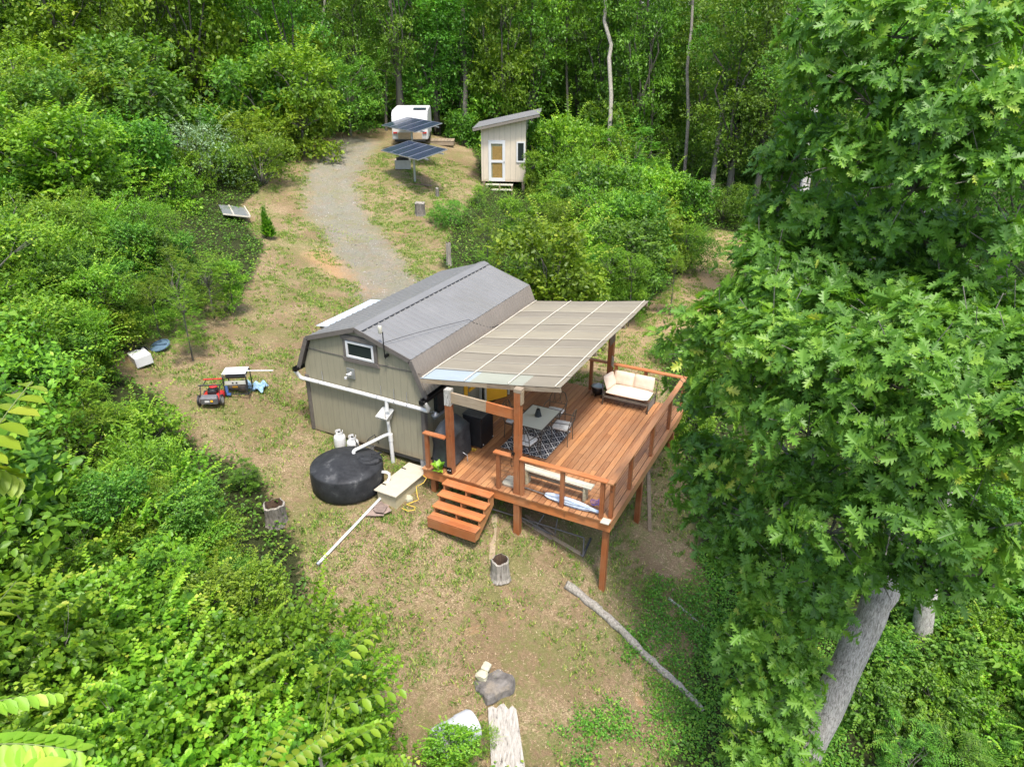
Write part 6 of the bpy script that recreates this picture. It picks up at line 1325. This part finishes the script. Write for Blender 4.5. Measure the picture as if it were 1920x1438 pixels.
# ------------------------------------------------------------------ grass, litter and ground cover
def project(P):
    d = P-CAM[None, :]; f = d @ _F; return 960+(d @ _X)/f*F_PX, 719-(d @ _U)/f*F_PX, f
def vnoise(x, y, s, seed):
    r = np.random.default_rng(seed); a = r.random(6)*6.28; b = r.random(6)*6.28; f = s*(.6+r.random(6)*1.2); z = 0
    for i in range(6): z = z+np.sin(f[i]*(x*np.cos(a[i])+y*np.sin(a[i]))+b[i])
    return z/6
def scatter(n, wild_part, tmax, dens, seed):
    r = np.random.default_rng(seed); u = r.uniform(-60, 1980, n); v = 1480-1260*r.random(n)**1.15
    # place evenly over the ground area that the scene shows: choose distance-weighted samples in plan
    k = int(n*1.0); rr = 7+ (tmax-7)*r.random(k)**.62; th = r.uniform(-.72, .72, k) if wild_part is not True else r.uniform(-1.05, 1.05, k)
    fwd = np.array([_F[0], _F[1]])/np.hypot(_F[0], _F[1]); rt = np.array([_X[0], _X[1]])/np.hypot(_X[0], _X[1])
    x = CAM[0]+rr*(np.cos(th)*fwd[0]+np.sin(th)*rt[0]); y = CAM[1]+rr*(np.cos(th)*fwd[1]+np.sin(th)*rt[1])
    inside = in_poly(x, y, CLEAR); keep = np.ones(k, bool) if wild_part is None else (inside if not wild_part else ~inside)
    keep &= ~((x > -3.7) & (x < .02) & (y > 0) & (y < 6.25)) & ~((x+1.1)**2+(y+1.28)**2 < .8) & ~((x > -.5) & (x < .15) & (y > -1.5) & (y < -.1))
    keep &= dens(x, y, r.random(k)); x, y = x[keep], y[keep]
    return x, y, gz(x, y), r
def blades(name, x, y, z, r, per, L, W, lean, mat, kind_lbl):
    n = len(x)*per; X = np.repeat(x, per)+r.normal(size=n)*.035; Y = np.repeat(y, per)+r.normal(size=n)*.035; Z = np.repeat(z, per)-.01
    a = r.random(n)*6.283; le = lean*(.4+r.random(n)*.9); l = L*(.5+r.random(n)*.8)
    d = np.stack([np.cos(a)*le, np.sin(a)*le, np.ones(n)], 1); d = nrm(d)*l[:, None]; s = np.stack([-np.sin(a), np.cos(a), np.zeros(n)], 1)*(W*(.6+.8*r.random(n)))[:, None]
    b = np.stack([X, Y, Z], 1); co = np.stack([b-s, b+s, b+d], 1).reshape(-1, 3)
    me = bpy.data.meshes.new(name); me.vertices.add(len(co)); me.vertices.foreach_set('co', co.ravel()); me.loops.add(n*3); me.loops.foreach_set('vertex_index', np.arange(n*3, dtype=np.int32))
    me.polygons.add(n); me.polygons.foreach_set('loop_start', np.arange(0, n*3, 3, dtype=np.int32)); me.polygons.foreach_set('loop_total', np.full(n, 3, np.int32)); me.update(calc_edges=True)
    at_ = me.attributes.new('tone', 'FLOAT', 'FACE'); at_.data.foreach_set('value', r.random(n)); me.materials.append(mat)
    o = bpy.data.objects.new(name, me); COL.objects.link(o); tag(o, kind_lbl[0], kind_lbl[1], kind='stuff'); return o
roadd = lambda x, y: seg_dist(x, y, ROAD)
GM = leafmat('grass blade', [(0, (.05, .14, .015)), (.55, (.11, .24, .028)), (.85, (.24, .34, .05)), (1, (.42, .40, .15))], .3, .0, .6)
SM = leafmat('straw blade', [(0, (.10, .06, .035)), (.4, (.30, .21, .12)), (.8, (.50, .39, .24)), (1, (.66, .56, .38))], .15, .0, .8)
x, y, z, r = scatter(90000, False, 44, lambda x, y, q: ((1.0*vnoise(x, y, 2.6, 2)+.7*vnoise(x, y, .7, 3)+1.1*(q-.5)) > .04) & (roadd(x, y) > .9+.5*q), 21)
k_ = 22; sp = np.repeat(.02+.10*r.random(len(x))**1.5, k_); X = np.repeat(x, k_)+r.normal(size=len(sp))*sp; Y = np.repeat(y, k_)+r.normal(size=len(sp))*sp; Z = np.repeat(z, k_)
blades('grass', X, Y, Z, r, 1, .085, .011, 1.0, GM, ('patchy short green grass tufts over the dry clearing', 'grass'))
x, y, z, r = scatter(260000, False, 40, lambda x, y, q: (roadd(x, y) > .9) & (q < .95), 22)
blades('straw_litter', x, y, z, r, 3, .065, .0045, 5.0, SM, ('dry straw and cut grass litter on the clearing', 'straw'))
def cover(name, n, tmax, dens, size, per, seed, mat, kind, hgt, wildp, lab):
    x, y, z, r = scatter(n, wildp, tmax, dens, seed); m = len(x)*per
    X = np.repeat(x, per)+r.normal(size=m)*.09; Y = np.repeat(y, per)+r.normal(size=m)*.09; Z = np.repeat(z, per)+r.random(m)*hgt*(1+.8*np.repeat(vnoise(x, y, 1.3, seed+5), per))
    D = r.normal(size=(m, 3)); D[:, 2] *= .4; Nn = r.normal(size=(m, 3))*.4+np.array([0, 0, 1.0])
    me = leaves_mesh(name, np.stack([X, Y, Z], 1), D, Nn, size*(.6+.7*r.random(m)), kind, mat, np.clip(.45+.3*np.repeat(vnoise(x, y, 1.1, seed+9), per)+.25*r.normal(size=m), 0, 1))
    o = bpy.data.objects.new(name, me); COL.objects.link(o); tag(o, lab, name.replace('_', ' '), kind='stuff')
cover('ground_cover', 125000, 60, lambda x, y, q: q < .9, .085, 5, 31, LM['mid'], 'oval', .28, True, 'tangled low leafy growth under the shrubs and trees')
x, y, z, r = scatter(60000, None, 46, lambda x, y, q: (roadd(x, y)+.8*vnoise(x, y, 1.7, 12)+.7*(q-.5)) < 1.1, 41)
n = len(x); st_mat = leafmat('gravel stone', [(0, (.11, .11, .095)), (.5, (.23, .225, .20)), (1, (.40, .39, .35))], .0, .0, .8)
me = leaves_mesh('gravel_stones', np.stack([x, y, z+.008], 1), r.normal(size=(n, 3))*np.array([1, 1, .15]), r.normal(size=(n, 3))*.35+np.array([0, 0, 1.0]), .03+.06*r.random(n)**2, 'oval', st_mat, r.random(n)); o = bpy.data.objects.new('gravel_stones', me); COL.objects.link(o); tag(o, 'loose grey stones scattered over the gravel drive', 'gravel', kind='stuff')
GC = [tuple(p) for p in pxline([(1190, 1190), (1250, 1100), (1310, 1040), (1380, 1010), (1500, 1050), (1700, 1250), (1600, 1438), (1060, 1438), (1130, 1340), (1200, 1300), (1170, 1240)])]
cover('leafy_creeper', 60000, 19, lambda x, y, q: in_poly(x+1.0*vnoise(x, y, 1.9, 51)+.5*vnoise(x, y, 6, 53), y+1.0*vnoise(x, y, 2.1, 52)+.5*vnoise(x, y, 5, 54), GC) & ((vnoise(x, y, 2.0, 6)+.8*vnoise(x, y, 5.0, 16)+.8*(q-.5)) > -.22), .05, 8, 32, LM['mid'], 'oval', .12, None, 'low bright green creeper over the slope left of the oak trunk')
cover('leafy_weeds', 30000, 40, lambda x, y, q: ((vnoise(x, y, .9, 7)+.5*(q-.5)) > .50), .05, 5, 33, LM['lime'], 'oval', .08, False, 'scattered low weeds in the clearing')
